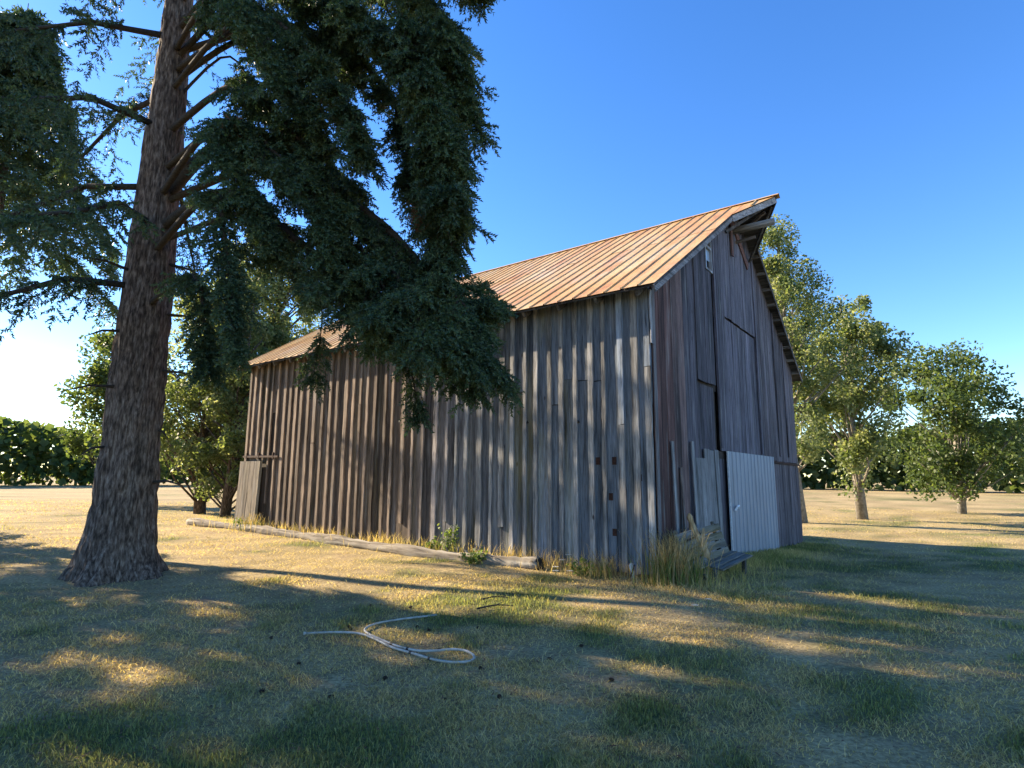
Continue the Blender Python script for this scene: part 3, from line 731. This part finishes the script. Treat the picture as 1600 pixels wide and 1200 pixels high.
# the rest of the crown, out of the picture
for k in range(34):
    z = 3.2+k*.36; an = k*2.4+.6; le = max(.6, 4.6*(1-(z/16.5))**.8)*random.uniform(.85, 1.1)
    dx = np.array([math.cos(an), math.sin(an), 0])
    if dx[1] > -.25 and z < 6.3: continue
    if dx[0] > .15 and z < 11.5: continue            # that side is built limb by limb above
    pts = [trunk_at(z), trunk_at(z-.05*le)+dx*le*.4, trunk_at(z-.28*le)+dx*le*.75, trunk_at(z-.4*le)+dx*le]
    c_ = bough(pts, .06, sh, tw, seed=100+k, bl=1.0, step=.3, start=.15, dens=.8, ss=.26, hang=.4)
    MB().tube([tuple(p) for p in c_[::3]], [max(.008, .06*(1-.9*q/(len(c_)/3))) for q in range(len(c_[::3]))], 6).build('limb', TWIG, spruce, True)
twig_mesh(tw, TWIG, spruce)
shoots_mesh('crown', *sh, NEEDLE, spruce, TPL)
dsh = ([], [], [])
for _ in range(150):
    dsh[0].append(P(660, 335, 7.55)+rng.normal(size=3)*np.array([.11, .1, .09])); dsh[1].append(rng.normal(size=3)+[0, 0, -.6]); dsh[2].append(.11)
for _ in range(60):
    dsh[0].append(P(365, 205, 7.6)+rng.normal(size=3)*np.array([.09, .1, .07])); dsh[1].append(rng.normal(size=3)+[0, 0, -.6]); dsh[2].append(.1)
d_ = shoots_mesh('dead_sprig', *dsh, DEADN, spruce, TPL); d_['label'] = 'reddish brown dead needles'

def conifer(s, t, h, rad, zlo, n, label, seed, skip=None, dr=.2, lean=0.):
    p = W3(s, t, 0); p[2] = GZ(p[0], p[1]); r = np.random.default_rng(seed)
    e = empty('conifer_tree', p); tag(e, label, 'tree')
    MB().tube([(0, 0, -.1), tuple(B*lean*.12+[0, 0, 1]), tuple(B*lean+[.05, 0, h*.5]), tuple(B*lean+[0, 0, h])], [.3, .25, .15, .01], 10, True, .05).build('trunk', BARK, e, True)
    sh, tw = ([], [], []), []
    for k in range(n):
        f = k/n; z = zlo+.4+(h-zlo-.6)*f; an = k*2.4+seed; le = max(.4, rad*(1-f)**.75); tz = B*lean*min(1, z/(h*.5))
        le *= r.uniform(.8, 1.12)
        dx = np.array([math.cos(an), math.sin(an), 0])
        if skip and skip(dx, z): continue
        pts = [tz+p_ for p_ in (trunk_at(z), trunk_at(z)+dx*le*.45, trunk_at(z-.6*dr*le)+dx*le*.8, trunk_at(z-dr*le)+dx*le)]
        bough(pts, .04, sh, tw, seed=seed*100+k, bl=.95, step=.42, start=.1, dens=.7, ss=.42, hang=.3)
    twig_mesh(tw, TWIG, e); shoots_mesh('crown', *sh, NEEDLE, e, TPL_C)
    return e
conifer(17.5, -7.7, 15.8, 3.5, 7.9, 60, 'tall leaning conifer with bare lower trunk standing beyond the barn end', 5, lambda d, z: z < 10 and d@B < .3, .42, 2.1)  # unseen from here; lean and left-out boughs shaped to steer its shadow
conifer(16.5, -9.2, 16, 4.4, .9, 84, 'bushy conifer with boughs to the ground beside the lawn', 8)
conifer(21, -12.2, 17, 4.4, 1.2, 40, 'broad conifer at the back of the lawn row', 13)

# ------------------------------------------------------------------ broadleaf trees
def broadleaf(pos, h, rx, rz, nl, ls, label, name, mat, bark, seed, cb=.35, group=None, nclump=60):
    r = np.random.default_rng(seed); p = np.array([pos[0], pos[1], GZ(pos[0], pos[1])])
    e = empty(name, p); tag(e, label, 'tree', group)
    tr_ = MB(); top = np.array([r.normal()*.3, r.normal()*.3, h*.9])
    tr_.tube([(0, 0, -.2), tuple(top*.3+r.normal(size=3)*.1), tuple(top*.65), tuple(top)], [h*.022, h*.016, h*.009, .02], 9, True, .06)
    tr_.build('trunk', bark, e, True)
    lb = MB(); cen = []
    zc, hz = h*(cb+1)/2, h*(1-cb)/2
    for k in range(nclump):
        v_ = r.normal(size=3); v_ /= np.linalg.norm(v_); rr = r.random()**.45
        c_ = np.array([v_[0]*rx*rr, v_[1]*rx*rr, zc+v_[2]*hz*rr])
        sh_ = 1-.45*max(0, (c_[2]-zc)/hz); c_[:2] *= sh_
        cen.append(c_)
        z0_ = max(h*cb*.7, c_[2]-np.hypot(*c_[:2])*1.1); st_ = top*(z0_/top[2])
        mid = (st_+c_)/2+r.normal(size=3)*.15
        lb.tube([tuple(st_), tuple(mid), tuple(c_)], [h*.005, h*.003, .008], 5)
    lb.build('limbs', bark, e, True)['kind'] = 'stuff'
    cen = np.array(cen); ci = r.integers(0, nclump, nl); cr = r.uniform(.45, 1.1, nclump)*rx*.30
    off = r.normal(size=(nl, 3)); off *= (cr[ci]*r.random(nl)**.4/np.linalg.norm(off, axis=1))[:, None]; off[:, 2] *= rz
    P_ = cen[ci]+off
    n_ = r.normal(size=(nl, 3)); e1, e2, e3 = frames(n_, r.random(nl)*6.28)
    s_ = (ls*r.uniform(.6, 1.3, nl))[:, None]
    V = np.stack([P_-e2*s_*.6, P_+e3*s_*.38, P_+e2*s_*.6, P_-e3*s_*.38], 1).reshape(-1, 3)
    b0 = np.arange(nl)*4; Fi = np.r_[np.c_[b0, b0+1, b0+2], np.c_[b0, b0+2, b0+3]]
    npmesh('crown', V, Fi, mat, e)
    return e
G1 = 'trees behind the barn'
q = at(1235, 600, 27); broadleaf((q[0], q[1]), 15.3, 2.6, 1.1, 34000, .12, 'pale green poplar rising beside the right roof edge of the barn', 'poplar_tree', LEAF, PALEBARK, 21, .12, nclump=90)
q = at(1330, 600, 30); broadleaf((q[0], q[1]), 12.5, 3.0, 1.1, 22000, .16, 'shorter round poplar beside the pale poplar behind the barn', 'poplar_tree', LEAF, PALEBARK, 22, .1, nclump=80)
q = at(1480, 600, 36); broadleaf((q[0], q[1]), 11, 4.2, 1., 18000, .2, 'wide leafy tree at the field edge right of the poplars', 'leafy_tree', LEAFD, PALEBARK, 23, .1)
q = at(415, 600, 27); broadleaf((q[0], q[1]), 14.5, 3.0, 1.1, 34000, .12, 'backlit leafy tree showing between spruce boughs behind the barn', 'leafy_tree', LEAF, BARK, 24, .15, nclump=90)
q = at(330, 600, 25); broadleaf((q[0], q[1]), 11.5, 3.0, 1.1, 24000, .13, 'airy green leafy tree beyond the far barn corner', 'leafy_tree', LEAF, BARK, 25, .04, nclump=90)
q = at(368, 600, 23); broadleaf((q[0], q[1]), 9.5, 1.9, 1.1, 20000, .12, 'light green leafy tree close behind the small side door end of the barn', 'leafy_tree', LEAF, BARK, 27, .0, nclump=80)
q = at(210, 600, 32); broadleaf((q[0], q[1]), 10, 4, 1., 14000, .2, 'low wide leafy tree behind the golden field', 'leafy_tree', LEAFD, BARK, 26, .05)
# far wood line closing the horizon
r = np.random.default_rng(77); nl = 46000
an = r.uniform(-1.35, 1.35, nl); R_ = 120+r.random(nl)*16; prof_ = 6+7*fbm(an*14+50, an*0+2, 4)
zz_ = r.random(nl)**.8*prof_; Pw = np.c_[np.sin(an)*R_, np.cos(an)*R_, zz_]
e1, e2, e3 = frames(r.normal(size=(nl, 3)), r.random(nl)*6); s_ = r.uniform(.35, .8, nl)[:, None]
V = np.stack([Pw-e2*s_, Pw+e3*s_, Pw+e2*s_, Pw-e3*s_], 1).reshape(-1, 3); b0 = np.arange(nl)*4
w_ = npmesh('far_wood', V, np.r_[np.c_[b0, b0+1, b0+2], np.c_[b0, b0+2, b0+3]], LEAFD)
tag(w_, 'far line of dark trees closing the field', 'wood', kind='stuff')

# ------------------------------------------------------------------ turf blades
def blades(name, X, Y, H, Wd, lean, colr, mat, label, cat, plain=False):
    n = len(X); r = np.random.default_rng(n); an = r.random(n)*6.283; fa = r.random(n)*6.283
    dx, dy = np.cos(an), np.sin(an); px, py = np.cos(fa)*Wd/2, np.sin(fa)*Wd/2; z = ground_z(X, Y)-.006
    le = lean*r.uniform(.3, 1.5, n)*H
    V = np.empty((n, 5, 3))
    V[:, 0] = np.c_[X-px, Y-py, z]; V[:, 1] = np.c_[X+px, Y+py, z]
    mx, my, mz = X+dx*le*.35, Y+dy*le*.35, z+H*.6
    V[:, 2] = np.c_[mx-px*.75, my-py*.75, mz]; V[:, 3] = np.c_[mx+px*.75, my+py*.75, mz]
    V[:, 4] = np.c_[X+dx*le, Y+dy*le, z+H*np.sqrt(np.clip(1-.25*lean, .3, 1))]
    if plain:
        V = V[:, [0, 1, 4]]; o = npmesh(name, V.reshape(-1, 3), np.arange(n*3).reshape(-1, 3), mat, colors=np.repeat(colr, 3, 0)); return tag(o, label, cat, kind='stuff')
    b0 = np.arange(n)*5
    Fi = np.stack([np.c_[b0, b0+1, b0+3], np.c_[b0, b0+3, b0+2], np.c_[b0+2, b0+3, b0+4]], 1).reshape(-1, 3)
    o = npmesh(name, V.reshape(-1, 3), Fi, mat, colors=np.repeat(colr, 5, 0)); tag(o, label, cat, kind='stuff'); return o
for part_, (NB, dlo, dhi) in enumerate(((310000, 1.6, 10.), (150000, 9.5, 48.))):
    r = np.random.default_rng(5+part_)
    D = dlo*np.exp(r.random(NB)*math.log(dhi/dlo)); th = r.uniform(-.92, .92, NB)
    X, Y = np.sin(th)*D, np.cos(th)*D
    s_, t_ = st(X, Y); keep = ~((s_ > -.02) & (s_ < L+.02) & (t_ > -.02) & (t_ < WD+.02))
    X, Y, s_, t_, D = X[keep], Y[keep], s_[keep], t_[keep], D[keep]
    dr = dryness_and_lift(X, Y); r1, r2 = r.random(len(X)), r.random(len(X))
    thin = r.random(len(X)) > np.clip((fbm(X*1.4+7, Y*1.4+3, 4)-.42)*3.2, 0, .9)*np.clip(dr*1.6, .25, 1); X, Y, s_, t_, D, dr, r1, r2 = [q[thin] for q in (X, Y, s_, t_, D, dr, r1, r2)]
    nearw = np.exp(-(np.minimum(np.abs(t_), 9)/.7)**2)*((s_ > -1) & (s_ < L)) + np.exp(-(np.abs(s_+.6)/.9)**2)*((t_ > -1.2) & (t_ < WD))
    H = (.016+.050*r.random(len(X))**2+.075*np.clip(fbm(X*2.4+9, Y*2.4, 4)-.42, 0, 1))*(1-.25*dr)*(1+np.clip(D-4, 0, 10)*.03)*(1+1.5*np.clip(nearw, 0, 1)*r.random(len(X)))
    blades('lawn_grass' if part_ == 0 else 'meadow_grass', X, Y, H, .0028+.0008*D, .55+.8*dr, turf_color(X, Y, r1, r2), GRASSM, ('short patchy lawn of green and straw coloured blades', 'pale dry meadow grass beyond the barn')[part_], 'grass', part_ == 1)
# fallen needles and bits of bark under the spruce
nL = 9000; X = r.normal(size=nL)*3.4-2.6; Y = r.normal(size=nL)*3.0+6.6; kk = (np.hypot(X, Y) > 2) & (st(X, Y)[1] < -.7); X, Y = X[kk], Y[kk]; nL = len(X)
an_ = r.random(nL)*6.28; le_ = r.uniform(.012, .05, nL)*r.choice([1, 1, 1, 2], nL); wd_ = r.uniform(.003, .009, nL); zl = ground_z(X, Y)+r.uniform(.012, .035, nL)
dxl, dyl = np.cos(an_), np.sin(an_)
V = np.stack([np.c_[X-dyl*wd_, Y+dxl*wd_, zl], np.c_[X+dyl*wd_, Y-dxl*wd_, zl], np.c_[X+dxl*le_, Y+dyl*le_, zl+r.uniform(-.008, .012, nL)]], 1).reshape(-1, 3)
lt = npmesh('needle_litter', V, np.arange(nL*3).reshape(-1, 3), DEADN); tag(lt, 'brown fallen needles and bark bits strewn on the lawn', 'litter', kind='stuff')
# seeding tall grass along the walls
nW = 5200; sw = r.uniform(-.2, 15, nW); tw_ = -np.abs(r.normal(size=nW))*.28-.05
mclump = r.random(nW) < fbm(sw*1.1+3, sw*0+1, 3)*1.1-.12; sw, tw_ = sw[mclump], tw_[mclump]
X = CORNER[0]+A[0]*sw+B[0]*tw_; Y = CORNER[1]+A[1]*sw+B[1]*tw_
cc = turf_color(X, Y, r.random(len(X)), r.random(len(X))); blades('wall_grass', X, Y, r.uniform(.08, .42, len(X))**1.0, np.full(len(X), .008), np.full(len(X), .4), cc, GRASSM, 'seeding grass growing along the foot of the long barn wall', 'grass')
nE = 9000; te = r.uniform(-.6, 11, nE); se = -np.abs(r.normal(size=nE))*.55-.06
X = CORNER[0]+A[0]*se+B[0]*te; Y = CORNER[1]+A[1]*se+B[1]*te
cc = turf_color(X, Y, r.random(nE), r.random(nE))*np.array([.95, .98, .9]); blades('rough_grass', X, Y, r.uniform(.06, .28, nE)*np.clip(1.25-.11*te, .3, 1), np.full(nE, .009), np.full(nE, .6), cc, GRASSM, 'rough unmown grass in front of the barn end wall', 'grass')

def clump(pos, n, hmin, hmax, spread, label, seed, lean=.5, green=.5):
    r = np.random.default_rng(seed); e = empty('tall_grass_clump', (pos[0], pos[1], GZ(*pos[:2]))); tag(e, label, 'grass clump')
    for nm, mt, k, f in (('green_blades', WEEDL, int(n*green), .6), ('dry_stems', STRAW, int(n*(1-green)), 1.)):
        Vs, Fs = [], []
        an = r.random(k)*6.283; b_ = r.normal(size=(k, 2))*spread; H = r.uniform(hmin, hmax, k)*f; le = H*r.uniform(.1, lean, k)*1.3
        w = .005; fa = r.random(k)*6.28; px, py = np.cos(fa)*w, np.sin(fa)*w; V = np.empty((k, 7, 3))
        for q, (zf, lf, wf) in enumerate(((-.02, 0, 1), (.45, .15, .9), (.82, .5, .6))):
            V[:, q*2] = np.c_[b_[:, 0]+np.cos(an)*le*lf-px*wf, b_[:, 1]+np.sin(an)*le*lf-py*wf, H*zf]
            V[:, q*2+1] = np.c_[b_[:, 0]+np.cos(an)*le*lf+px*wf, b_[:, 1]+np.sin(an)*le*lf+py*wf, H*zf]
        V[:, 6] = np.c_[b_[:, 0]+np.cos(an)*le, b_[:, 1]+np.sin(an)*le, H*.93]
        b0 = np.arange(k)*7
        Fi = np.concatenate([np.c_[b0+i_, b0+j_, b0+l_] for i_, j_, l_ in ((0, 1, 3), (0, 3, 2), (2, 3, 5), (2, 5, 4), (4, 5, 6))])
        npmesh(nm, V.reshape(-1, 3), Fi, mt, e)
q = W3(-.40, -.30, 0); clump(q, 900, .35, .95, .20, 'tall seeding grass clump at the near barn corner beside the bench', 1)
q = W3(-.30, .05, 0); clump(q, 260, .3, .8, .14, 'dry tall grass tuft between barn corner and bench', 2, green=.3)
q = W3(.75, -.5, 0); clump(q, 130, .2, .6, .14, 'thin grass tuft at the end of the log', 3, green=.4)
q = W3(11.6, -.35, 0); clump(q, 220, .2, .6, .22, 'dry grass tuft by the small side door', 4, green=.25)

# ------------------------------------------------------------------ broad weeds and flowers
def weed(pos, h, n, spread, label, seed, ls=.05, name='weed', leafm=None):
    r = np.random.default_rng(seed); e = empty(name, (pos[0], pos[1], GZ(*pos[:2]))); tag(e, label, 'weed')
    sm = MB(); Pl, Nl = [], []
    for k in range(n):
        an = r.random()*6.28; tip = np.array([math.cos(an)*spread*r.random(), math.sin(an)*spread*r.random(), h*r.uniform(.55, 1)])
        b_ = tip*np.array([.2, .2, 0]); mid = (b_+tip)/2+r.normal(size=3)*.02
        c_ = bez([b_, mid, tip], 8); sm.tube([tuple(p) for p in c_[::2]], .004, 4)
        for p in c_[2:]:
            for w in range(3): Pl.append(p+r.normal(size=3)*.03); Nl.append(r.normal(size=3)+[0, 0, .8])
    sm.build('stem', WEEDL, e)
    Pl, Nl = np.array(Pl), np.array(Nl); e1, e2, e3 = frames(Nl, r.random(len(Nl))*6.28); s_ = (ls*r.uniform(.6, 1.3, len(Pl)))[:, None]
    V = np.stack([Pl-e2*s_*.7, Pl+e3*s_*.4, Pl+e2*s_*.7, Pl-e3*s_*.4], 1).reshape(-1, 3); b0 = np.arange(len(Pl))*4
    npmesh('leaves', V, np.r_[np.c_[b0, b0+1, b0+2], np.c_[b0, b0+2, b0+3]], leafm or WEEDL, e)
    return e
weed(W3(4.35, -.32, 0), .62, 14, .22, 'bushy green weed between the log and the barn wall', 1)
weed(W3(4.85, -.30, 0), .34, 10, .2, 'low bright green weed beside the bushy weed behind the log', 2)
weed(W3(3.2, -.85, 0), .22, 16, .35, 'tangled low weed trailing over the log', 3)
weed(W3(1.15, -.55, 0), .3, 9, .28, 'sprawling weed at the hollow log end', 4)
weed(W3(12.2, -.45, 0), .32, 10, .25, 'dusty weed at the foot of the small side door', 5)
def flower(pos, h, r_, label, seed, group=None):
    r = np.random.default_rng(seed); e = empty('white_flower', (pos[0], pos[1], GZ(*pos[:2]))); tag(e, label, 'flower', group)
    tip = np.array([r.normal()*.03, r.normal()*.03, h]); sm = MB().tube([(0, 0, -.02), tuple(tip*.5+[.01, 0, 0]), tuple(tip)], .003, 4)
    hd = MB()
    for k in range(26):
        a_ = k*2.4; q = r_*math.sqrt(k/26); p = tip+np.array([math.cos(a_)*q, math.sin(a_)*q, .02+.01*math.cos(q*9)])
        if k % 3 == 0: sm.tube([tuple(tip), tuple(p)], .0012, 3)
        w = r_*.17; hd.add([p+[-w, 0, 0], p+[0, -w, .004], p+[w, 0, 0], p+[0, w, .004], p+[0, 0, w*.6]], [(0, 1, 4), (1, 2, 4), (2, 3, 4), (3, 0, 4)])
    sm.build('stem', WEEDL, e); hd.build('flower_head', PETAL, e)
for k, (x, y, h) in enumerate(((868, 925, .20), (878, 917, .30), (888, 915, .38), (862, 930, .15), (893, 928, .14))):
    q = at(x, y, 9.45); flower(q, h, .055, 'white flat topped flower by the log end at the barn wall', k, 'white flowers by the log end')
for k, (x, y) in enumerate(((2.39, 7.49), (2.18, 7.16))): flower((x, y), .10, .045, 'white flower low in the open lawn', 30+k, 'white flowers in the lawn')

# ------------------------------------------------------------------ log along the wall
pts = [W3(15.2, -.42, .16), W3(12, -.46, .15), W3(9, -.55, .12), W3(6.5, -.62, .09), W3(4.2, -.66, .06), W3(2.9, -.58, .06), W3(2.0, -.47, .07)]
c_ = bez(pts, 70); base = c_[0].copy(); base[2] = 0
lo = empty('fallen_log', base, -YAW); rl_ = np.array([[math.cos(YAW), -math.sin(YAW), 0], [math.sin(YAW), math.cos(YAW), 0], [0, 0, 1]])
c_ = (c_-base)@rl_.T; base = np.zeros(3); tag(lo, 'long grey weathered log lying along the foot of the barn wall', 'log')
lb = MB().tube([tuple(p-base) for p in c_], [(.125+.018*math.sin(k*.5)+random.uniform(-.014, .014))*(1 if k < 60 else 1+.012*(k-60)) for k in range(70)], 16, True, .10)
lb.build('log_body', LOGM, lo, True)
dv = c_[-1]-c_[-3]; dv /= np.linalg.norm(dv)
MB().tube([tuple(c_[-1]-base-dv*.02), tuple(c_[-1]-base+dv*.035)], [.15, .115], 12, True, .12).build('hollow_end', HOLLOW, lo)  # dark cap painted in place of the shade inside the hollow end
for k in range(5):
    i_ = random.randint(8, 60); p = c_[i_]-base; MB().tube([tuple(p+[0, 0, .12]), tuple(p+np.array([random.uniform(-.1, .1), random.uniform(-.1, .1), .22]))], [.025, .01], 6).build('branch_stub', LOGM, lo)

# ------------------------------------------------------------------ broken bench
bx0 = W3(-.30, .02, 0); bx0[2] = -.04
bench = empty('wooden_bench', bx0, -YAW+math.radians(-4)); bench.rotation_euler = (math.radians(2.5), math.radians(3), -YAW+math.radians(-4)); tag(bench, 'broken weathered plank bench leaning at the barn end wall', 'bench')
BT = lambda k: [float(x*k) for x in (.135, .13, .118)]
for k in range(4):                                     # back planks, leaning to the wall
    z = .30+k*.135; x = .16-k*.055
    for (y0, y1, j) in ((0, .86, 0), (.87, 1.74, 1)):
        o = MB().beam((x+j*.012, y0+.03*k*0, z+.02*random.uniform(-1, 1)-.05*(1-j)*(1-k/4)), (x+.015, y1, z+.015*random.uniform(-1, 1)), .026, .122, (.38, 0, -.92) if False else (-.38, 0, .92)).build('back_plank', WOODY, bench)
        o['tint'] = BT(random.uniform(.8, 1.2)); o['moss'] = .25
for y in (.1, .87, 1.62):
    o = MB().beam((.115, y, .05), (-.07, y, .80), .07, .05, (1, 0, 0)).build('back_post', WOOD, bench); o['tint'] = BT(.7); o['moss'] = .1
for k in range(3):
    o = MB().beam((.22+k*.13, .55 if k else .2, .20-k*.012+.02), (.23+k*.135, 1.86, .27-k*.012), .12, .028).build('seat_plank', WOODY, bench); o['tint'] = BT(random.uniform(1., 1.4)); o['moss'] = .1
for y in (.3, 1.6):
    for x in (.2, .5):
        o = MB().beam((x, y, -.03), (x, y, .235), .07, .06, (1, 0, 0)).build('leg', WOOD, bench); o['tint'] = BT(.6); o['moss'] = 0.
o = MB().beam((.12, .02, .12), (.5, .06, .16), .03, .09).build('side_rail', WOODX, bench); o['tint'] = BT(.7); o['moss'] = 0.
# split piece of wood on it
q = W3(-.52, .73, 0); sp = MB()
pz = [(.02, .08, .24), (-.02, .06, .36), (-.05, .03, .48), (-.07, .0, .58), (-.10, -.06, .68), (-.13, -.10, .80), (-.145, -.14, .90), (-.16, -.16, 1.0), (-.165, -.2, 1.06)]
sp.tube(pz, [.04, .085, .12, .10, .055, .06, .04, .05, .015], 7, True, .4); sp.tube([(-.05, .06, .60), (-.04, .13, .80)], [.05, .02], 5, True, .2); sp.tube([(.0, .05, .45), (.05, .12, .28)], [.04, .02], 5, True, .2)
spo = sp.build('split_log', TANW); spo.location = (q[0], q[1], -.04); spo.rotation_euler = (0, 0, -YAW)
tag(spo, 'pale split piece of wood standing on the broken bench', 'wood piece')

# ------------------------------------------------------------------ hose, sticks, cones, stake
def on_ground(x, y, lift):
    d = Fw+Rt*(x-800)/FPX-Up*(y-600)/FPX; p = EYE+d*(EYE[2]/-d[2]); return np.array([p[0], p[1], GZ(p[0], p[1])+lift])
hp = [(478, 996), (520, 994), (560, 995), (585, 1003), (612, 1015), (645, 1024), (675, 1034), (705, 1040), (732, 1040), (741, 1033), (730, 1024), (708, 1021), (680, 1023), (652, 1022), (622, 1015), (592, 1003), (572, 993), (572, 986), (590, 978), (625, 971), (655, 967), (682, 963)]
hc = bez([on_ground(x, y, .026) for x, y in hp], 130); hb = hc[0].copy()
hc[60:95, 2] += .012*np.sin(np.linspace(0, math.pi, 35))
hose = empty('garden_hose', hb); tag(hose, 'pale garden hose lying in a loop on the lawn', 'hose')
MB().tube([tuple(p-hb) for p in hc], .0115, 8).build('hose_tube', HOSEM, hose, True)
for k in (30, 83, 88, 36):
    d = hc[k+1]-hc[k]; MB().tube([tuple(hc[k]-hb-d*.35), tuple(hc[k]-hb+d*.35)], .0135, 8).build('tie', BLACK, hose)
d = hc[0]-hc[1]; MB().tube([tuple(-d*0), tuple(d*.9)], .016, 8).build('coupling', HOSEM, hose)
for k, (p0, p1, lb_) in enumerate((((752, 938), (797, 937), 'dark curved stick on the lawn nearer the barn'), ((745, 952), (803, 949), 'dark stick on the lawn nearer the hose'))):
    a_, b_ = on_ground(*p0, .02), on_ground(*p1, .03); m_ = (a_+b_)/2+np.array([0, .03, .02])
    c_ = bez([a_, m_, b_], 9)-a_; sm = MB().tube([tuple(p) for p in c_], [.013-.001*q for q in range(9)], 6, True, .15)
    sm.tube([tuple(c_[4]), tuple(c_[4]+[.09, .07, .02])], [.007, .003], 5); o = sm.build('stick', TWIG); o.location = a_; tag(o, lb_, 'stick')
cm = MB(); prof_ = [(.0, .006), (.012, .017), (.03, .023), (.05, .021), (.068, .013), (.078, .003)]
cm.tube([(x, 0, 0) for x, _ in prof_], [r_*.75 for _, r_ in prof_], 8)
for k in range(36):
    x = .006+.066*k/36; rr = np.interp(x, [p[0] for p in prof_], [p[1] for p in prof_]); a_ = k*2.4; w = .009
    n_ = np.array([0, math.cos(a_), math.sin(a_)]); tn = np.array([0, -math.sin(a_), math.cos(a_)]); p = np.array([x, 0, 0])+n_*rr*.65
    cm.add([p-tn*w*.6, p+tn*w*.6, p+n_*rr*.55+tn*w+[.006, 0, 0], p+n_*rr*.55-tn*w+[.006, 0, 0]], [(0, 1, 2, 3)])
cone0 = cm.build('pine_cone', CONE); me_ = cone0.data; first = True
for k, (x, y) in enumerate(((420, 1003), (415, 1080), (543, 982), (650, 981), (745, 982), (690, 1016), (778, 1094), (750, 1048), (638, 948), (596, 946), (578, 948), (598, 1060), (667, 985), (695, 925), (548, 985), (862, 1033), (905, 1010), (960, 1062), (512, 1090), (470, 1040), (690, 1095), (832, 955))):
    o = cone0 if k == 0 else cone0.copy()
    if k: col.objects.link(o)
    o.location = on_ground(x, y, .012); o.rotation_euler = (random.uniform(-.2, .2), random.uniform(-.3, .3), random.random()*6.28); sc2 = random.uniform(.45, .7); o.scale = (sc2,)*3
    tag(o, 'small dark pine cone lying in the lawn', 'pine cone', 'pine cones scattered on the lawn')
q = W3(.36, -.20, 0); sk = empty('marker_stake', (q[0], q[1], GZ(q[0], q[1]))); tag(sk, 'short chipped white painted stake at the foot of the barn wall', 'stake')
MB().tube([(0, 0, -.03), (.01, .0, .1), (-.015, 0, .21), (-.01, 0, .24)], [.04, .035, .04, .02], 5, True, .25).build('stake', WHITEW, sk)
MB().tube([(-.05, -.03, .0), (-.01, -.045, .1), (.03, -.045, .22)], .012, 6).build('tie_strip', BLACK, sk)
